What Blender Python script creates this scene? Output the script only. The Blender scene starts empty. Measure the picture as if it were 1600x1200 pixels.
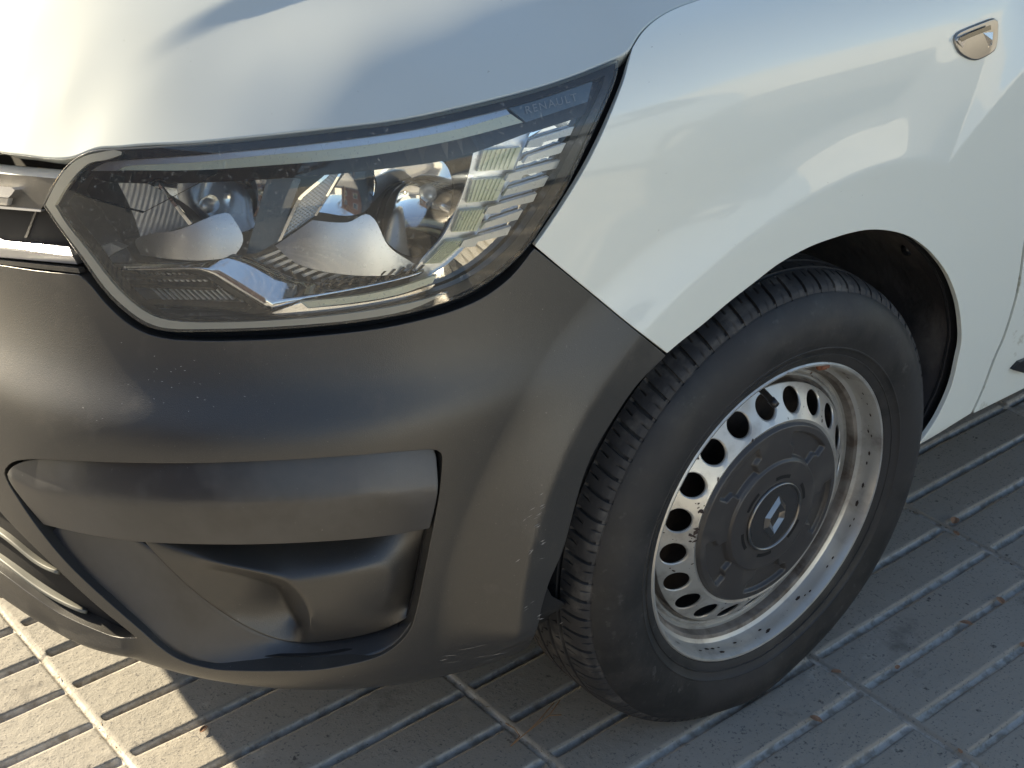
import bpy, bmesh, math, random
import numpy as np
from mathutils import Vector, Matrix
from mathutils.bvhtree import BVHTree
from mathutils.geometry import delaunay_2d_cdt
random.seed(7); rng=np.random.default_rng(7)
scn=bpy.context.scene; COL=scn.collection
# ------------------------------------------------------------------ camera
CAM=np.array([-1.2365,-1.0232,1.3422]); FPX=2307.2
FW=np.array([0.54573706,0.68702752,-0.47975436]); RT=np.array([0.78621108,-0.61788492,0.00950607]); UP=np.array([0.28990206,0.38237601,0.87735135])
cd=bpy.data.cameras.new('camera'); co=bpy.data.objects.new('camera',cd); COL.objects.link(co)
M=Matrix.Identity(4)
for i in range(3):
    M[i][0]=RT[i]; M[i][1]=UP[i]; M[i][2]=-FW[i]; M[i][3]=CAM[i]
co.matrix_world=M
cd.sensor_width=36; cd.lens=36*FPX/1600; cd.clip_start=.05; cd.clip_end=2000
scn.camera=co; scn.render.resolution_x=1024; scn.render.resolution_y=768
# ------------------------------------------------------------------ light
SUN=np.array([-.84,2.5,1.0]); SUN/=np.linalg.norm(SUN)
W=bpy.data.worlds.new('World'); scn.world=W; W.use_nodes=True
nt=W.node_tree; bg=nt.nodes['Background']; sky=nt.nodes.new('ShaderNodeTexSky'); sky.sky_type='NISHITA'; sky.sun_disc=False
sky.sun_elevation=math.asin(SUN[2]); sky.sun_rotation=math.atan2(SUN[0],SUN[1]); sky.air_density=1.0; sky.dust_density=1.2
nt.links.new(sky.outputs[0],bg.inputs[0]); bg.inputs[1].default_value=.072
sl=bpy.data.lights.new('sun','SUN'); sl.energy=5.0; sl.angle=math.radians(.53); sl.color=(1,.855,.61)
so=bpy.data.objects.new('sun',sl); COL.objects.link(so); so.rotation_mode='QUATERNION'
so.rotation_quaternion=Vector(SUN).to_track_quat('Z','Y'); so.location=(-3,8,6)
scn.view_settings.view_transform='Standard'; scn.view_settings.look='None'; scn.view_settings.gamma=1; scn.view_settings.exposure=1.9
scn.render.engine='CYCLES'
scn.cycles.max_bounces=10; scn.cycles.transparent_max_bounces=12; scn.cycles.glossy_bounces=6
# ------------------------------------------------------------------ materials
def mat(name, col=(.5,.5,.5), rough=.5, metal=0, coat=0, coat_r=.05, spec=.5, bump=None, var=None, ior=None):
    """bump=(scale,strength,distance[,detail]); var=[(scale,colour,lo,hi,detail,rough?)...] blends"""
    m=bpy.data.materials.new(name); m.use_nodes=True; n=m.node_tree.nodes; l=m.node_tree.links; b=n['Principled BSDF']
    b.inputs['Base Color'].default_value=(*col,1); b.inputs['Roughness'].default_value=rough; b.inputs['Metallic'].default_value=metal
    b.inputs['Coat Weight'].default_value=coat; b.inputs['Coat Roughness'].default_value=coat_r; b.inputs['Specular IOR Level'].default_value=spec
    tc=n.new('ShaderNodeTexCoord')
    cur=None; rcur=None
    if var:
        for v in var:
            sc,c2,lo,hi,det=v[:5]
            t=n.new('ShaderNodeTexNoise'); t.inputs['Scale'].default_value=sc; t.inputs['Detail'].default_value=det; t.inputs['Roughness'].default_value=.62
            if len(v)>6:
                mp=n.new('ShaderNodeMapping'); mp.inputs['Scale'].default_value=v[6]; l.new(tc.outputs['Object'],mp.inputs[0]); l.new(mp.outputs[0],t.inputs['Vector'])
            else: l.new(tc.outputs['Object'],t.inputs['Vector'])
            mr=n.new('ShaderNodeMapRange'); mr.inputs[1].default_value=lo; mr.inputs[2].default_value=hi; l.new(t.outputs['Fac'],mr.inputs[0])
            mx=n.new('ShaderNodeMix'); mx.data_type='RGBA'; l.new(mr.outputs[0],mx.inputs[0])
            if cur is None: mx.inputs[6].default_value=(*col,1)
            else: l.new(cur,mx.inputs[6])
            mx.inputs[7].default_value=(*c2,1); cur=mx.outputs[2]
            if len(v)>5 and v[5] is not None:
                mm=n.new('ShaderNodeMix'); mm.data_type='FLOAT'; l.new(mr.outputs[0],mm.inputs[0])
                if rcur is None: mm.inputs[2].default_value=rough
                else: l.new(rcur,mm.inputs[2])
                mm.inputs[3].default_value=v[5]; rcur=mm.outputs[0]
        l.new(cur,b.inputs['Base Color'])
        if rcur: l.new(rcur,b.inputs['Roughness'])
    if bump:
        prev=None
        for bb in (bump if isinstance(bump,list) else [bump]):
            t=n.new('ShaderNodeTexNoise'); t.inputs['Scale'].default_value=bb[0]; t.inputs['Detail'].default_value=bb[3] if len(bb)>3 else 3
            l.new(tc.outputs['Object'],t.inputs['Vector'])
            bn=n.new('ShaderNodeBump'); bn.inputs['Strength'].default_value=bb[1]; bn.inputs['Distance'].default_value=bb[2]
            l.new(t.outputs['Fac'],bn.inputs['Height'])
            if prev: l.new(prev.outputs[0],bn.inputs['Normal'])
            prev=bn
        l.new(prev.outputs[0],b.inputs['Normal'])
    return m
M_PAINT=mat('white_paint',(.74,.765,.70),.32,0,1,.03,.5,var=[(150,(.42,.42,.38),.74,.78,3)])
M_HOOD=mat('white_paint_sun_dimmed',(.50,.53,.505),  .7,0,.9,.04,.1,var=[(130,(.36,.36,.32),.73,.78,3),(3,(.47,.49,.455),.4,.7,3)])  # same body paint, base darkened so the sunlit hood does not overexpose
M_DOOR=mat('white_paint_door',(.74,.765,.70),.32,0,1,.03,.5,var=[(30,(.42,.40,.30),.6,.72,5)])
M_GREY=mat('grey_plastic',(.027,.026,.025),.36,0,0,0,.8,bump=[(900,.45,.0005),(4,.03,.01)],var=[(380,(.22,.21,.19),.72,.75,2),(1500,(.042,.040,.037),.5,.6,2),(6,(.036,.034,.031),.4,.65,4,.42),(17,(.060,.055,.048),.58,.80,6,.5)])
M_GREY2=mat('dark_plastic',(.024,.025,.028),.32,0,0,0,.85,bump=(700,.25,.0004),var=[(300,(.12,.12,.12),.72,.78,2),(9,(.055,.055,.057),.4,.65,4,.5)])
M_BLACK=mat('black_plastic',(.012,.012,.014),.35)
M_LINER=mat('liner_plastic',(.10,.088,.084),.75,bump=(60,.5,.004,5),var=[(12,(.17,.15,.13),.5,.72,6),(5,(.04,.036,.036),.45,.6,4)])
M_VOID=mat('void_shade_black',(.006,.006,.007),.9)  # near-black: shade of gaps, openings and underside put into the colour
M_RUBBER=mat('tyre_rubber',(.015,.015,.015),.55,bump=(120,.25,.001,6),var=[(22,(.040,.037,.035),.45,.72,6),(75,(.062,.060,.057),.60,.72,6),(260,(.085,.08,.075),.68,.78,3),(7,(.026,.025,.026),.45,.6,5,.7)])
M_TREAD=mat('tread_rubber',(.030,.029,.030),.7,bump=(160,.4,.001,6),var=[(30,(.10,.093,.085),.52,.72,6)])
M_STEEL=mat('painted_steel',(.50,.49,.46),.36,.55,.2,.2,.5,bump=(14,.06,.004,4),var=[(16,(.26,.24,.22),.50,.72,6,.5),(75,(.10,.05,.03),.69,.71,6,.8),(170,(.05,.04,.035),.715,.735,4,.8)])
M_RUST=mat('rust',(.22,.09,.05),.9,bump=(300,.5,.001))
M_CAP=mat('hubcap_plastic',(.050,.046,.044),.34,0,0,0,.5,bump=(500,.15,.0003),var=[(20,(.07,.065,.06),.5,.7,5,.5)])
M_CHROME=mat('chrome',(.85,.86,.88),.06,1)
M_CHROME_S=mat('satin_chrome',(.74,.76,.80),.38,1)
M_SILVER=mat('silver_trim',(.66,.68,.70),.35,.5)
M_AMBERG=mat('light_guide',(.95,.96,.76),.30,0,.6,.1,bump=(300,.3,.001))
M_EDGE=mat('frosted_edge',(.46,.46,.40),.30,0,.8,.08,.5)
M_EDGE.node_tree.nodes['Principled BSDF'].inputs['Transmission Weight'].default_value=.5
M_PLATE=mat('plate_plastic',(.14,.20,.26),.25,0,.4,.05)
M_LETTER=mat('engraved_letters',(.42,.43,.44),.4,.2)
M_BRASS=mat('lens_cell',(.95,.97,.74),.25,0,.5,.05)
M_GLASSDARK=mat('window_glass',(.01,.012,.012),.03,0,0,0,.8)
M_HOUSE=mat('housing_plastic',(.26,.27,.28),.3,.7,.3,.1)
M_STEELD=mat('grimy_steel',(.17,.155,.14),.55,.3,var=[(40,(.09,.07,.055),.4,.6,5),(12,(.30,.27,.24),.5,.7,4)])
M_CHIP=mat('chipped_paint',(.045,.03,.025),.8)
M_SLAT=mat('grey_slat',(.17,.17,.15),.5,bump=(700,.3,.0004))
M_REP=mat('clear_repeater',(.80,.74,.66),.08,.75,.6,.03)
M_LEAF=mat('dry_leaf',(.24,.13,.075),.8,bump=(200,.5,.002),var=[(90,(.36,.22,.14),.4,.7,4)])
M_TWIG=mat('dry_needles',(.30,.17,.08),.8)
M_GRIT=mat('grit',(.30,.23,.15),.9,var=[(150,(.10,.08,.06),.4,.6,2)])
M_SCUFF=mat('scuff',(.30,.29,.28),.6)
def glassmat():
    m=bpy.data.materials.new('clear_lens'); m.use_nodes=True; n=m.node_tree.nodes; l=m.node_tree.links; n.clear()
    o=n.new('ShaderNodeOutputMaterial'); mx=n.new('ShaderNodeMixShader'); t=n.new('ShaderNodeBsdfTransparent'); g=n.new('ShaderNodeBsdfGlossy'); f=n.new('ShaderNodeFresnel')
    t.inputs[0].default_value=(.93,.94,.93,1); g.inputs['Roughness'].default_value=.02; f.inputs['IOR'].default_value=1.62
    d=n.new('ShaderNodeBsdfDiffuse'); d.inputs[0].default_value=(.55,.56,.54,1); mx2=n.new('ShaderNodeMixShader')
    ns=n.new('ShaderNodeTexNoise'); ns.inputs['Scale'].default_value=260; ns.inputs['Detail'].default_value=4; mr=n.new('ShaderNodeMapRange')
    mr.inputs[1].default_value=.60; mr.inputs[2].default_value=.8; mr.inputs[3].default_value=.055; mr.inputs[4].default_value=.40
    tc=n.new('ShaderNodeTexCoord'); l.new(tc.outputs['Object'],ns.inputs['Vector']); l.new(ns.outputs['Fac'],mr.inputs[0]); l.new(mr.outputs[0],mx2.inputs[0])
    l.new(f.outputs[0],mx.inputs[0]); l.new(t.outputs[0],mx.inputs[1]); l.new(g.outputs[0],mx.inputs[2])
    l.new(mx.outputs[0],mx2.inputs[1]); l.new(d.outputs[0],mx2.inputs[2]); l.new(mx2.outputs[0],o.inputs[0]); return m
M_LENS=glassmat()
# ------------------------------------------------------------------ object helpers
def thing(name,label,cat,loc=(0,0,0),group=None,rot=(0,0,0)):
    o=bpy.data.objects.new(name,None); COL.objects.link(o); o.location=loc; o.rotation_euler=rot; o['label']=label; o['category']=cat; o.empty_display_size=.05
    if group:o['group']=group
    return o
def mk(name,verts,faces,m,parent=None,smooth=True,normals=None,midx=None):
    me=bpy.data.meshes.new(name); me.from_pydata([tuple(map(float,v)) for v in verts],[],[tuple(f) for f in faces])
    ms=m if isinstance(m,list) else [m]
    for x in ms: me.materials.append(x)
    if midx is not None: me.polygons.foreach_set('material_index',np.array(midx,dtype=np.int32))
    me.polygons.foreach_set('use_smooth',[smooth]*len(me.polygons)); me.update()
    if normals is not None: me.normals_split_custom_set_from_vertices([tuple(map(float,v)) for v in normals])
    o=bpy.data.objects.new(name,me); COL.objects.link(o)
    if parent: o.parent=parent
    return o
def spline(pts,seg=8):
    """closed outline; points are (x,y) smooth or (x,y,1) corner"""
    n=len(pts); out=[]
    P=[np.array(p[:2],float) for p in pts]; K=[len(p)>2 for p in pts]
    for i in range(n):
        p1,p2=P[i],P[(i+1)%n]; p0=P[i-1] if not K[i] else 2*p1-p2; p3=P[(i+2)%n] if not K[(i+1)%n] else 2*p2-p1
        d1=np.linalg.norm(p2-p1)
        if d1<1e-6: continue
        t1=(p2-p0); t2=(p3-p1)
        m1=t1/max(np.linalg.norm(t1),1e-9)*d1; m2=t2/max(np.linalg.norm(t2),1e-9)*d1
        k=max(1,min(seg,int(d1/8)+1))
        for j in range(k):
            t=j/k; out.append((2*t**3-3*t*t+1)*p1+(t**3-2*t*t+t)*m1+(-2*t**3+3*t*t)*p2+(t**3-t*t)*m2)
    return np.array(out)
def area(P): x,y=P[:,0],P[:,1]; return .5*np.sum(x*np.roll(y,-1)-np.roll(x,-1)*y)
def inset(P,g):
    if area(P)<0: P=P[::-1]
    e=np.roll(P,-1,0)-P; L=np.linalg.norm(e,axis=1)+1e-12; n=np.stack([-e[:,1],e[:,0]],1)/L[:,None]
    nm=n+np.roll(n,1,0); q=(nm**2).sum(1)/2; nm=nm/np.maximum(q,.35)[:,None]
    return P+nm*g
def clipu(P,k,lim,sgn=1):
    out=[]
    for i in range(len(P)):
        a,b=P[i-1],P[i]; ia=(a[k]-lim)*sgn<=0; ib=(b[k]-lim)*sgn<=0
        if ia!=ib: t=(lim-a[k])/(b[k]-a[k]); out.append(a+t*(b-a))
        if ib: out.append(b)
    return np.array(out)
def inside(Q,P):
    x,y=Q[:,0],Q[:,1]; r=np.zeros(len(Q),bool)
    for i in range(len(P)):
        a,b=P[i-1],P[i]
        if a[1]==b[1]: continue
        c=((a[1]>y)!=(b[1]>y))&(x<(b[0]-a[0])*(y-a[1])/(b[1]-a[1])+a[0]); r^=c
    return r
def ray(px,py): return FW+(px-800)/FPX*RT-(py-600)/FPX*UP
def atplane(px,py,ax,v):
    d=ray(px,py); return CAM+(v-CAM[ax])/d[ax]*d
def sm(x,a,b):
    t=np.clip((x-a)/(b-a),0,1); return t*t*(3-2*t)
DEBUG=False
class Surf:
    def __init__(s,fn,u0,u1,v0,v1,nu,nv,flip=False):
        s.fn=fn; s.flip=flip; s.px=None; s.rebuild(u0,u1,v0,v1,nu,nv)
    def rebuild(s,u0,u1,v0,v1,nu,nv):
        s.us=np.linspace(u0,u1,nu); s.vs=np.linspace(v0,v1,nv); U,V=np.meshgrid(s.us,s.vs,indexing='ij'); s.dom=(u0,u1,v0,v1)
        s.px=None; P=s.pos(np.stack([U.ravel(),V.ravel()],1)); s.uv=np.stack([U.ravel(),V.ravel()],1); s.P=P
        i=np.arange(nu*nv).reshape(nu,nv); a,b,c,d=i[:-1,:-1].ravel(),i[1:,:-1].ravel(),i[1:,1:].ravel(),i[:-1,1:].ravel()
        s.tri=np.concatenate([np.stack([a,b,c],1),np.stack([a,c,d],1)])
        s.bvh=BVHTree.FromPolygons([tuple(p) for p in P.tolist()],s.tri.tolist())
    def pos(s,uv): return s.fn(np.asarray(uv,float))
    def nrm(s,uv):
        uv=np.asarray(uv,float); e=.004*np.array([s.dom[1]-s.dom[0],s.dom[3]-s.dom[2]]) *.25
        a=s.fn(uv+[e[0],0])-s.fn(uv-[e[0],0]); b=s.fn(uv+[0,e[1]])-s.fn(uv-[0,e[1]])
        n=np.cross(a,b); n/=np.linalg.norm(n,axis=1)[:,None]+1e-12
        return -n if s.flip else n
    def hit(s,px,py):
        d=ray(px,py); loc,_,fi,_=s.bvh.ray_cast(Vector(CAM),Vector(d))
        if loc is None:
            if not hasattr(s,'px') or s.px is None:
                q=s.P-CAM; z=q@FW; z=np.where(z<.1,1e9,z); s.px=np.stack([800+FPX*(q@RT)/z,600-FPX*(q@UP)/z],1)
            i=((s.px-[px,py])**2).sum(1).argmin(); s.miss=np.linalg.norm(s.px[i]-[px,py])
            if DEBUG and 0<px<1600 and 0<py<1200: print('MISS',(px,py),round(s.miss,1))
            return s.uv[i].copy()
        t=s.tri[fi]; A,B,C=s.P[t]; v0,v1,v2=B-A,C-A,np.array(loc)-A
        d00,d01,d11,d20,d21=v0@v0,v0@v1,v1@v1,v2@v0,v2@v1; dn=d00*d11-d01*d01
        b=(d11*d20-d01*d21)/dn; c=(d00*d21-d01*d20)/dn
        return s.uv[t[0]]*(1-b-c)+s.uv[t[1]]*b+s.uv[t[2]]*c
    def uvs(s,pts):
        out=[]
        for p in pts:
            h=s.hit(*p)
            if h is not None: out.append(h)
        return np.array(out)
def at_inset(S,px,py,d):
    """point seen at a pixel, d metres below the surface S"""
    uv=S.hit(px,py)
    if uv is None: raise RuntimeError('miss %s'%((px,py),))
    P=S.pos([uv])[0]; n=S.nrm([uv])[0]; r=ray(px,py); r=r/np.linalg.norm(r)
    return P+r*d/max(.25,-(r@n)), n
def panel(name,S,out_px,m,parent,holes=(),gap=0,uvout=None,step=(.03,.08),depth=.015,lift=0,clip=None,mirror=False,disp=None,holegap=0,round_=.0009,uvholes=(),back=False,seg=8):
    if uvout is None:
        P=spline(out_px,seg)
        if gap: P=inset(P,gap)
        Q=S.uvs(P)
    else: Q=np.array(uvout,float)
    if clip: Q=clipu(Q,*clip)
    if area(Q)<0: Q=Q[::-1]
    H=[]
    for h in holes:
        hp=spline(h,seg); hp=inset(hp,-holegap) if holegap else hp
        hq=S.uvs(hp)
        if clip and (hq[:,clip[0]].max()>clip[1]): hq=clipu(hq,*clip)
        if area(hq)>0: hq=hq[::-1]
        H.append(hq)
    for h in uvholes:
        hq=np.array(h,float); hq=hq[::-1] if area(hq)>0 else hq; H.append(hq)
    loops=[Q]+H
    # drop near-duplicate points
    def clean(L):
        k=[0]
        for i in range(1,len(L)):
            if np.linalg.norm((L[i]-L[k[-1]])/np.array(step))>.08: k.append(i)
        if np.linalg.norm((L[0]-L[k[-1]])/np.array(step))<.08: k.pop()
        return L[k]
    loops=[clean(L) for L in loops]
    sc=np.array(step)
    pts=np.concatenate(loops); edges=[]; o=0
    for L in loops:
        edges+=[(o+i,o+(i+1)%len(L)) for i in range(len(L))]; o+=len(L)
    lo,hi=loops[0].min(0),loops[0].max(0)
    gu=np.arange(lo[0]+sc[0]*.5,hi[0],sc[0]); gv=np.arange(lo[1]+sc[1]*.5,hi[1],sc[1])
    if len(gu) and len(gv):
        G=np.stack(np.meshgrid(gu,gv,indexing='ij'),-1).reshape(-1,2)
        ok=inside(G,loops[0])
        for h in loops[1:]: ok&=~inside(G,h)
        G=G[ok]
        # keep away from boundary
        if len(G):
            A=pts/sc; g=G/sc; near=np.zeros(len(G),bool)
            for a in A: near|=((g-a)**2).sum(1)<.16
            G=G[~near]
    else: G=np.zeros((0,2))
    allp=np.concatenate([pts,G]); 
    r=delaunay_2d_cdt([Vector(p) for p in (allp/sc).tolist()],edges,[],0,1e-5)
    V=np.array([tuple(v) for v in r[0]])*sc; T=[f for f in r[2] if len(f)==3]; T=np.array(T)
    cen=V[T].mean(1); ok=inside(cen,loops[0])
    for h in loops[1:]: ok&=~inside(cen,h)
    T=T[ok]
    def X(uv):
        p=S.pos(uv); n=S.nrm(uv); d=lift+(disp(uv,p) if disp else 0)
        return p+n*(d[:,None] if isinstance(d,np.ndarray) else d), n
    P3,N3=X(V)
    if disp:
        e=np.array([1e-3,0])*(S.dom[1]-S.dom[0])*.3; f=np.array([0,1e-3])*(S.dom[3]-S.dom[2])*.5
        a=X(V+e)[0]-X(V-e)[0]; b=X(V+f)[0]-X(V-f)[0]; N3=np.cross(a,b); N3/=np.linalg.norm(N3,axis=1)[:,None]
        if S.flip: N3=-N3
    # orient
    fn=np.cross(P3[T[:,1]]-P3[T[:,0]],P3[T[:,2]]-P3[T[:,0]])
    bad=(fn*N3[T[:,0]]).sum(1)<0; T[bad]=T[bad][:,::-1]
    verts=[P3]; nrms=[N3]; faces=T.tolist(); off=len(P3)
    for L in loops:
        p,n=X(L)
        if disp:
            q=((V[:,None,:]-L[None])/sc); # nearest verts normals
            idx=(q**2).sum(2).argmin(0); n=N3[idx]; p=P3[idx]
        t=np.roll(p,-1,0)-np.roll(p,1,0); t/=np.linalg.norm(t,axis=1)[:,None]+1e-12
        o_=np.cross(t,n)
        # outward test
        mid=loops[0].mean(0)
        test,_=X(L+ (np.stack([ (np.roll(L,-1,0)-np.roll(L,1,0))[:,1], -(np.roll(L,-1,0)-np.roll(L,1,0))[:,0]],1)*.1))
        o_*=np.where(((test-S.pos(L)-0*p)*o_).sum(1)<0,-1,1)[:,None]
        k=len(L); R=round_
        rings=[(p,n),(p+o_*R*.7-n*R*.3,(n+o_)*.7071),(p+o_*R-n*R,o_),(p+o_*R-n*depth,o_)]
        for q,nn in rings: verts.append(q); nrms.append(nn)
        # winding: decide by first quad
        a=p; b=np.roll(p,-1,0); c=p-n*.01; f=np.cross(b-a,c-a); fl=np.sum((f*o_).sum(1))<0
        for rr in range(3):
            for i in range(k):
                j=(i+1)%k; A,B,C,D=off+rr*k+i,off+rr*k+j,off+(rr+1)*k+j,off+(rr+1)*k+i
                faces.append((D,C,B,A) if fl else (A,B,C,D))
        off+=4*k
    Vv=np.concatenate(verts); Nn=np.concatenate(nrms)
    if mirror:
        V2=Vv.copy(); V2[:,1]=1.76-V2[:,1]; N2=Nn.copy(); N2[:,1]*=-1; k=len(Vv)
        faces+= [tuple(k+i for i in f[::-1]) for f in faces]
        Vv=np.concatenate([Vv,V2]); Nn=np.concatenate([Nn,N2])
    return mk(name,Vv,faces,m,parent,True,Nn)
def cage(name,S,verts,faces,m,parent,level=2,thick=.003,crease=(),flat=False,creaseall=0,creases=()):
    """hand-modelled sheet: vertices (px,py,depth below S), faces as index tuples, subdivided and given thickness"""
    P=[at_inset(S,*v)[0] for v in verts]
    bm=bmesh.new(); vs=[bm.verts.new(tuple(p)) for p in P]
    for f in faces: bm.faces.new([vs[i] for i in f])
    bm.normal_update()
    for f in bm.faces:
        if f.normal.dot(Vector(FW))>0: f.normal_flip()
    cl=bm.edges.layers.float.new('crease_edge')
    for a,b in crease:
        e=bm.edges.get([vs[a],vs[b]])
        if e: e[cl]=1.
    for a,b,c_ in creases:
        e=bm.edges.get([vs[a],vs[b]])
        if e: e[cl]=c_
    for e in bm.edges:
        if len(e.link_faces)==1: e[cl]=1.
    for f_ in bm.faces: pass
    if creaseall:
        for e in bm.edges: e[cl]=max(e[cl],creaseall)
    me=bpy.data.meshes.new(name); bm.to_mesh(me); bm.free(); me.materials.append(m)
    me.polygons.foreach_set('use_smooth',[not flat]*len(me.polygons))
    o=bpy.data.objects.new(name,me); COL.objects.link(o); o.parent=parent
    if thick:
        md=o.modifiers.new('solid','SOLIDIFY'); md.thickness=thick; md.offset=-1
    if level:
        md=o.modifiers.new('sub','SUBSURF'); md.levels=level; md.render_levels=level
    return o
def sheet(name,S,pts,d,m,parent,thick=.003,seg=5,round_=.0006,tilt=None):
    """flat-ish plate: pixel outline laid at depth d (number or function of px,py) below S"""
    P=spline(pts,seg); n=len(P); Pl=P if area(P)<0 else P[::-1]
    f=(lambda x,y:d) if not callable(d) else d
    X=[at_inset(S,x,y,f(x,y)) for x,y in Pl]
    r=delaunay_2d_cdt([Vector(p) for p in Pl.tolist()],[(i,(i+1)%n) for i in range(n)],[],0,1e-5)
    T=[t for t in r[2] if inside(np.array([np.mean([Pl[i] for i in t],axis=0)]),Pl)[0]] if len(r[0])==n else [tuple(range(n))]
    bm=bmesh.new(); top=[bm.verts.new(tuple(x[0])) for x in X]; nn=np.mean([x[1] for x in X],axis=0)
    for t in T:
        try: fc=bm.faces.new([top[i] for i in t])
        except ValueError: pass
    bot=[bm.verts.new(tuple(x[0]-x[1]*thick)) for x in X]
    for i in range(n): bm.faces.new([top[i],bot[i],bot[(i+1)%n],top[(i+1)%n]])
    bm.normal_update()
    if sum(fc.normal.dot(Vector(nn)) for fc in bm.faces if all(v in top for v in fc.verts))<0:
        pass
    bmesh.ops.recalc_face_normals(bm,faces=bm.faces)
    me=bpy.data.meshes.new(name); bm.to_mesh(me); bm.free(); me.materials.append(m)
    o=bpy.data.objects.new(name,me); COL.objects.link(o); o.parent=parent
    return o
def revolve(prof,n,ax_y=True,fn=None):
    """prof: list of (y,r); axis Y. returns verts, faces"""
    k=len(prof); V=[];F=[]
    for i in range(n):
        a=2*math.pi*i/n
        for y,r in prof: V.append((r*math.cos(a),y,r*math.sin(a)))
    for i in range(n):
        j=(i+1)%n
        for q in range(k-1): F.append((i*k+q,i*k+q+1,j*k+q+1,j*k+q))
    return V,F
def box(bm,c,s,rot=None):
    r=bmesh.ops.create_cube(bm,size=1); 
    for v in r['verts']:
        p=Vector((v.co.x*s[0],v.co.y*s[1],v.co.z*s[2])); 
        if rot is not None: p=rot@p
        v.co=p+Vector(c)
    return r['verts']
def bmobj(name,bm,m,parent=None,smooth=False):
    me=bpy.data.meshes.new(name); bmesh.ops.recalc_face_normals(bm,faces=bm.faces); bm.to_mesh(me); bm.free(); me.materials.append(m)
    me.polygons.foreach_set('use_smooth',[smooth]*len(me.polygons))
    o=bpy.data.objects.new(name,me); COL.objects.link(o); o.parent=parent; return o
def tube(path,r,n=8):
    P=[Vector(p) for p in path]; V=[];F=[]
    for i,p in enumerate(P):
        t=(P[min(i+1,len(P)-1)]-P[max(i-1,0)]).normalized(); a=t.orthogonal().normalized(); b=t.cross(a)
        rr=r[i] if isinstance(r,(list,tuple)) else r
        for j in range(n):
            w=2*math.pi*j/n; V.append(tuple(p+a*math.cos(w)*rr+b*math.sin(w)*rr))
    for i in range(len(P)-1):
        for j in range(n): F.append((i*n+j,i*n+(j+1)%n,(i+1)*n+(j+1)%n,(i+1)*n+j))
    F.append(tuple(range(n))[::-1]); F.append(tuple((len(P)-1)*n+j for j in range(n))); return V,F
# ------------------------------------------------------------------ master body surface (nose corner and flank)
BX=[(3.50,.30),(3.46,.10),(3.36,.02),(3.0,.0),(2.5,0),(2.0,0),(1.6,0),(1.25,0),(.98,0),(.78,0),(.60,0),(.45,0),(.30,0),(.15,0),(.0,0),(-.14,0),(-.27,.001),(-.38,.012),(-.46,.027),(-.54,.056),(-.61,.097),(-.675,.152),(-.73,.218),(-.775,.298),(-.81,.40),(-.835,.52),(-.85,.64),(-.858,.76),(-.86,.88),(-.858,1.0),(-.85,1.12)]
UC=28
B=np.array(BX,float)
PR={'R':[(.16,.12),(.215,.055),(.275,.022),(.36,.004),(.46,0),(.56,0),(.65,0),(.74,.0),(.83,.0),(.90,.0),(.96,.004),(1.01,.010),(1.05,.018),(1.08,.028),(1.11,.04)],
'W':[(.16,.12),(.215,.06),(.27,.022),(.36,.004),(.46,0),(.56,0),(.62,0),(.68,.0),(.74,.0),(.80,.003),(.86,.009),(.907,.022),(.945,.05),(.968,.10),(.985,.18)],
'S':[(.15,.13),(.205,.05),(.26,.022),(.36,.004),(.47,0),(.57,0),(.605,.001),(.64,.012),(.70,.020),(.78,.026),(.85,.026),(.897,.047),(.925,.085),(.945,.14),(.96,.20)],
'C':[(.17,.16),(.205,.050),(.260,.020),(.36,.008),(.46,0),(.545,-.004),(.585,.003),(.620,.034),(.68,.052),(.745,.058),(.81,.066),(.872,.085),(.91,.12),(.93,.17),(.945,.22)],
'F':[(.19,.16),(.222,.040),(.262,.003),(.36,.008),(.44,0),(.52,-.004),(.562,.003),(.602,.034),(.660,.054),(.720,.060),(.778,.067),(.832,.082),(.87,.11),(.90,.16),(.92,.22)]}
arc=np.concatenate([[0],np.cumsum(np.linalg.norm(np.diff(B,axis=0),axis=1))])
ia={'R':8,'W':15,'S':17,'C':20.4,'F':25}
key=[(0,'R'),(8,'R'),(10.5,'W'),(15,'W'),(17,'S'),(20.4,'C'),(24.6,'F'),(30,'F')]
NR=15
NET=np.zeros((len(B),NR,3))
tn=np.gradient(B,axis=0); tn/=np.linalg.norm(tn,axis=1)[:,None]; NI=np.stack([tn[:,1],-tn[:,0]],1)
for c in range(len(B)):
    for a,b in zip(key[:-1],key[1:]):
        if a[0]<=c<=b[0]:
            t=(c-a[0])/(b[0]-a[0]); pr_=(1-t)*np.array(PR[a[1]])+t*np.array(PR[b[1]]); break
    for r in range(NR):
        z,d=pr_[r]; NET[c,r]=(B[c,0]+NI[c,0]*d,B[c,1]+NI[c,1]*d,z)
def bs(t): return np.stack([(1-t)**3,3*t**3-6*t**2+4,-3*t**3+3*t**2+3*t+1,t**3],-1)/6
def body0(uv):
    u,v=uv[:,0],uv[:,1]; nc,nr=NET.shape[:2]
    u=np.clip(u,0,nc-1-1e-6); v=np.clip(v,0,nr-1-1e-6); iu=u.astype(int); iv=v.astype(int); bu=bs(u-iu); bv=bs(v-iv); out=np.zeros((len(u),3))
    for a in range(4):
        ca=np.clip(iu+a-1,0,nc-1)
        for b in range(4):
            rb=np.clip(iv+b-1,0,nr-1); out+=bu[:,a,None]*bv[:,b,None]*NET[ca,rb]
    return out
WC=np.array([0.,.298])
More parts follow.
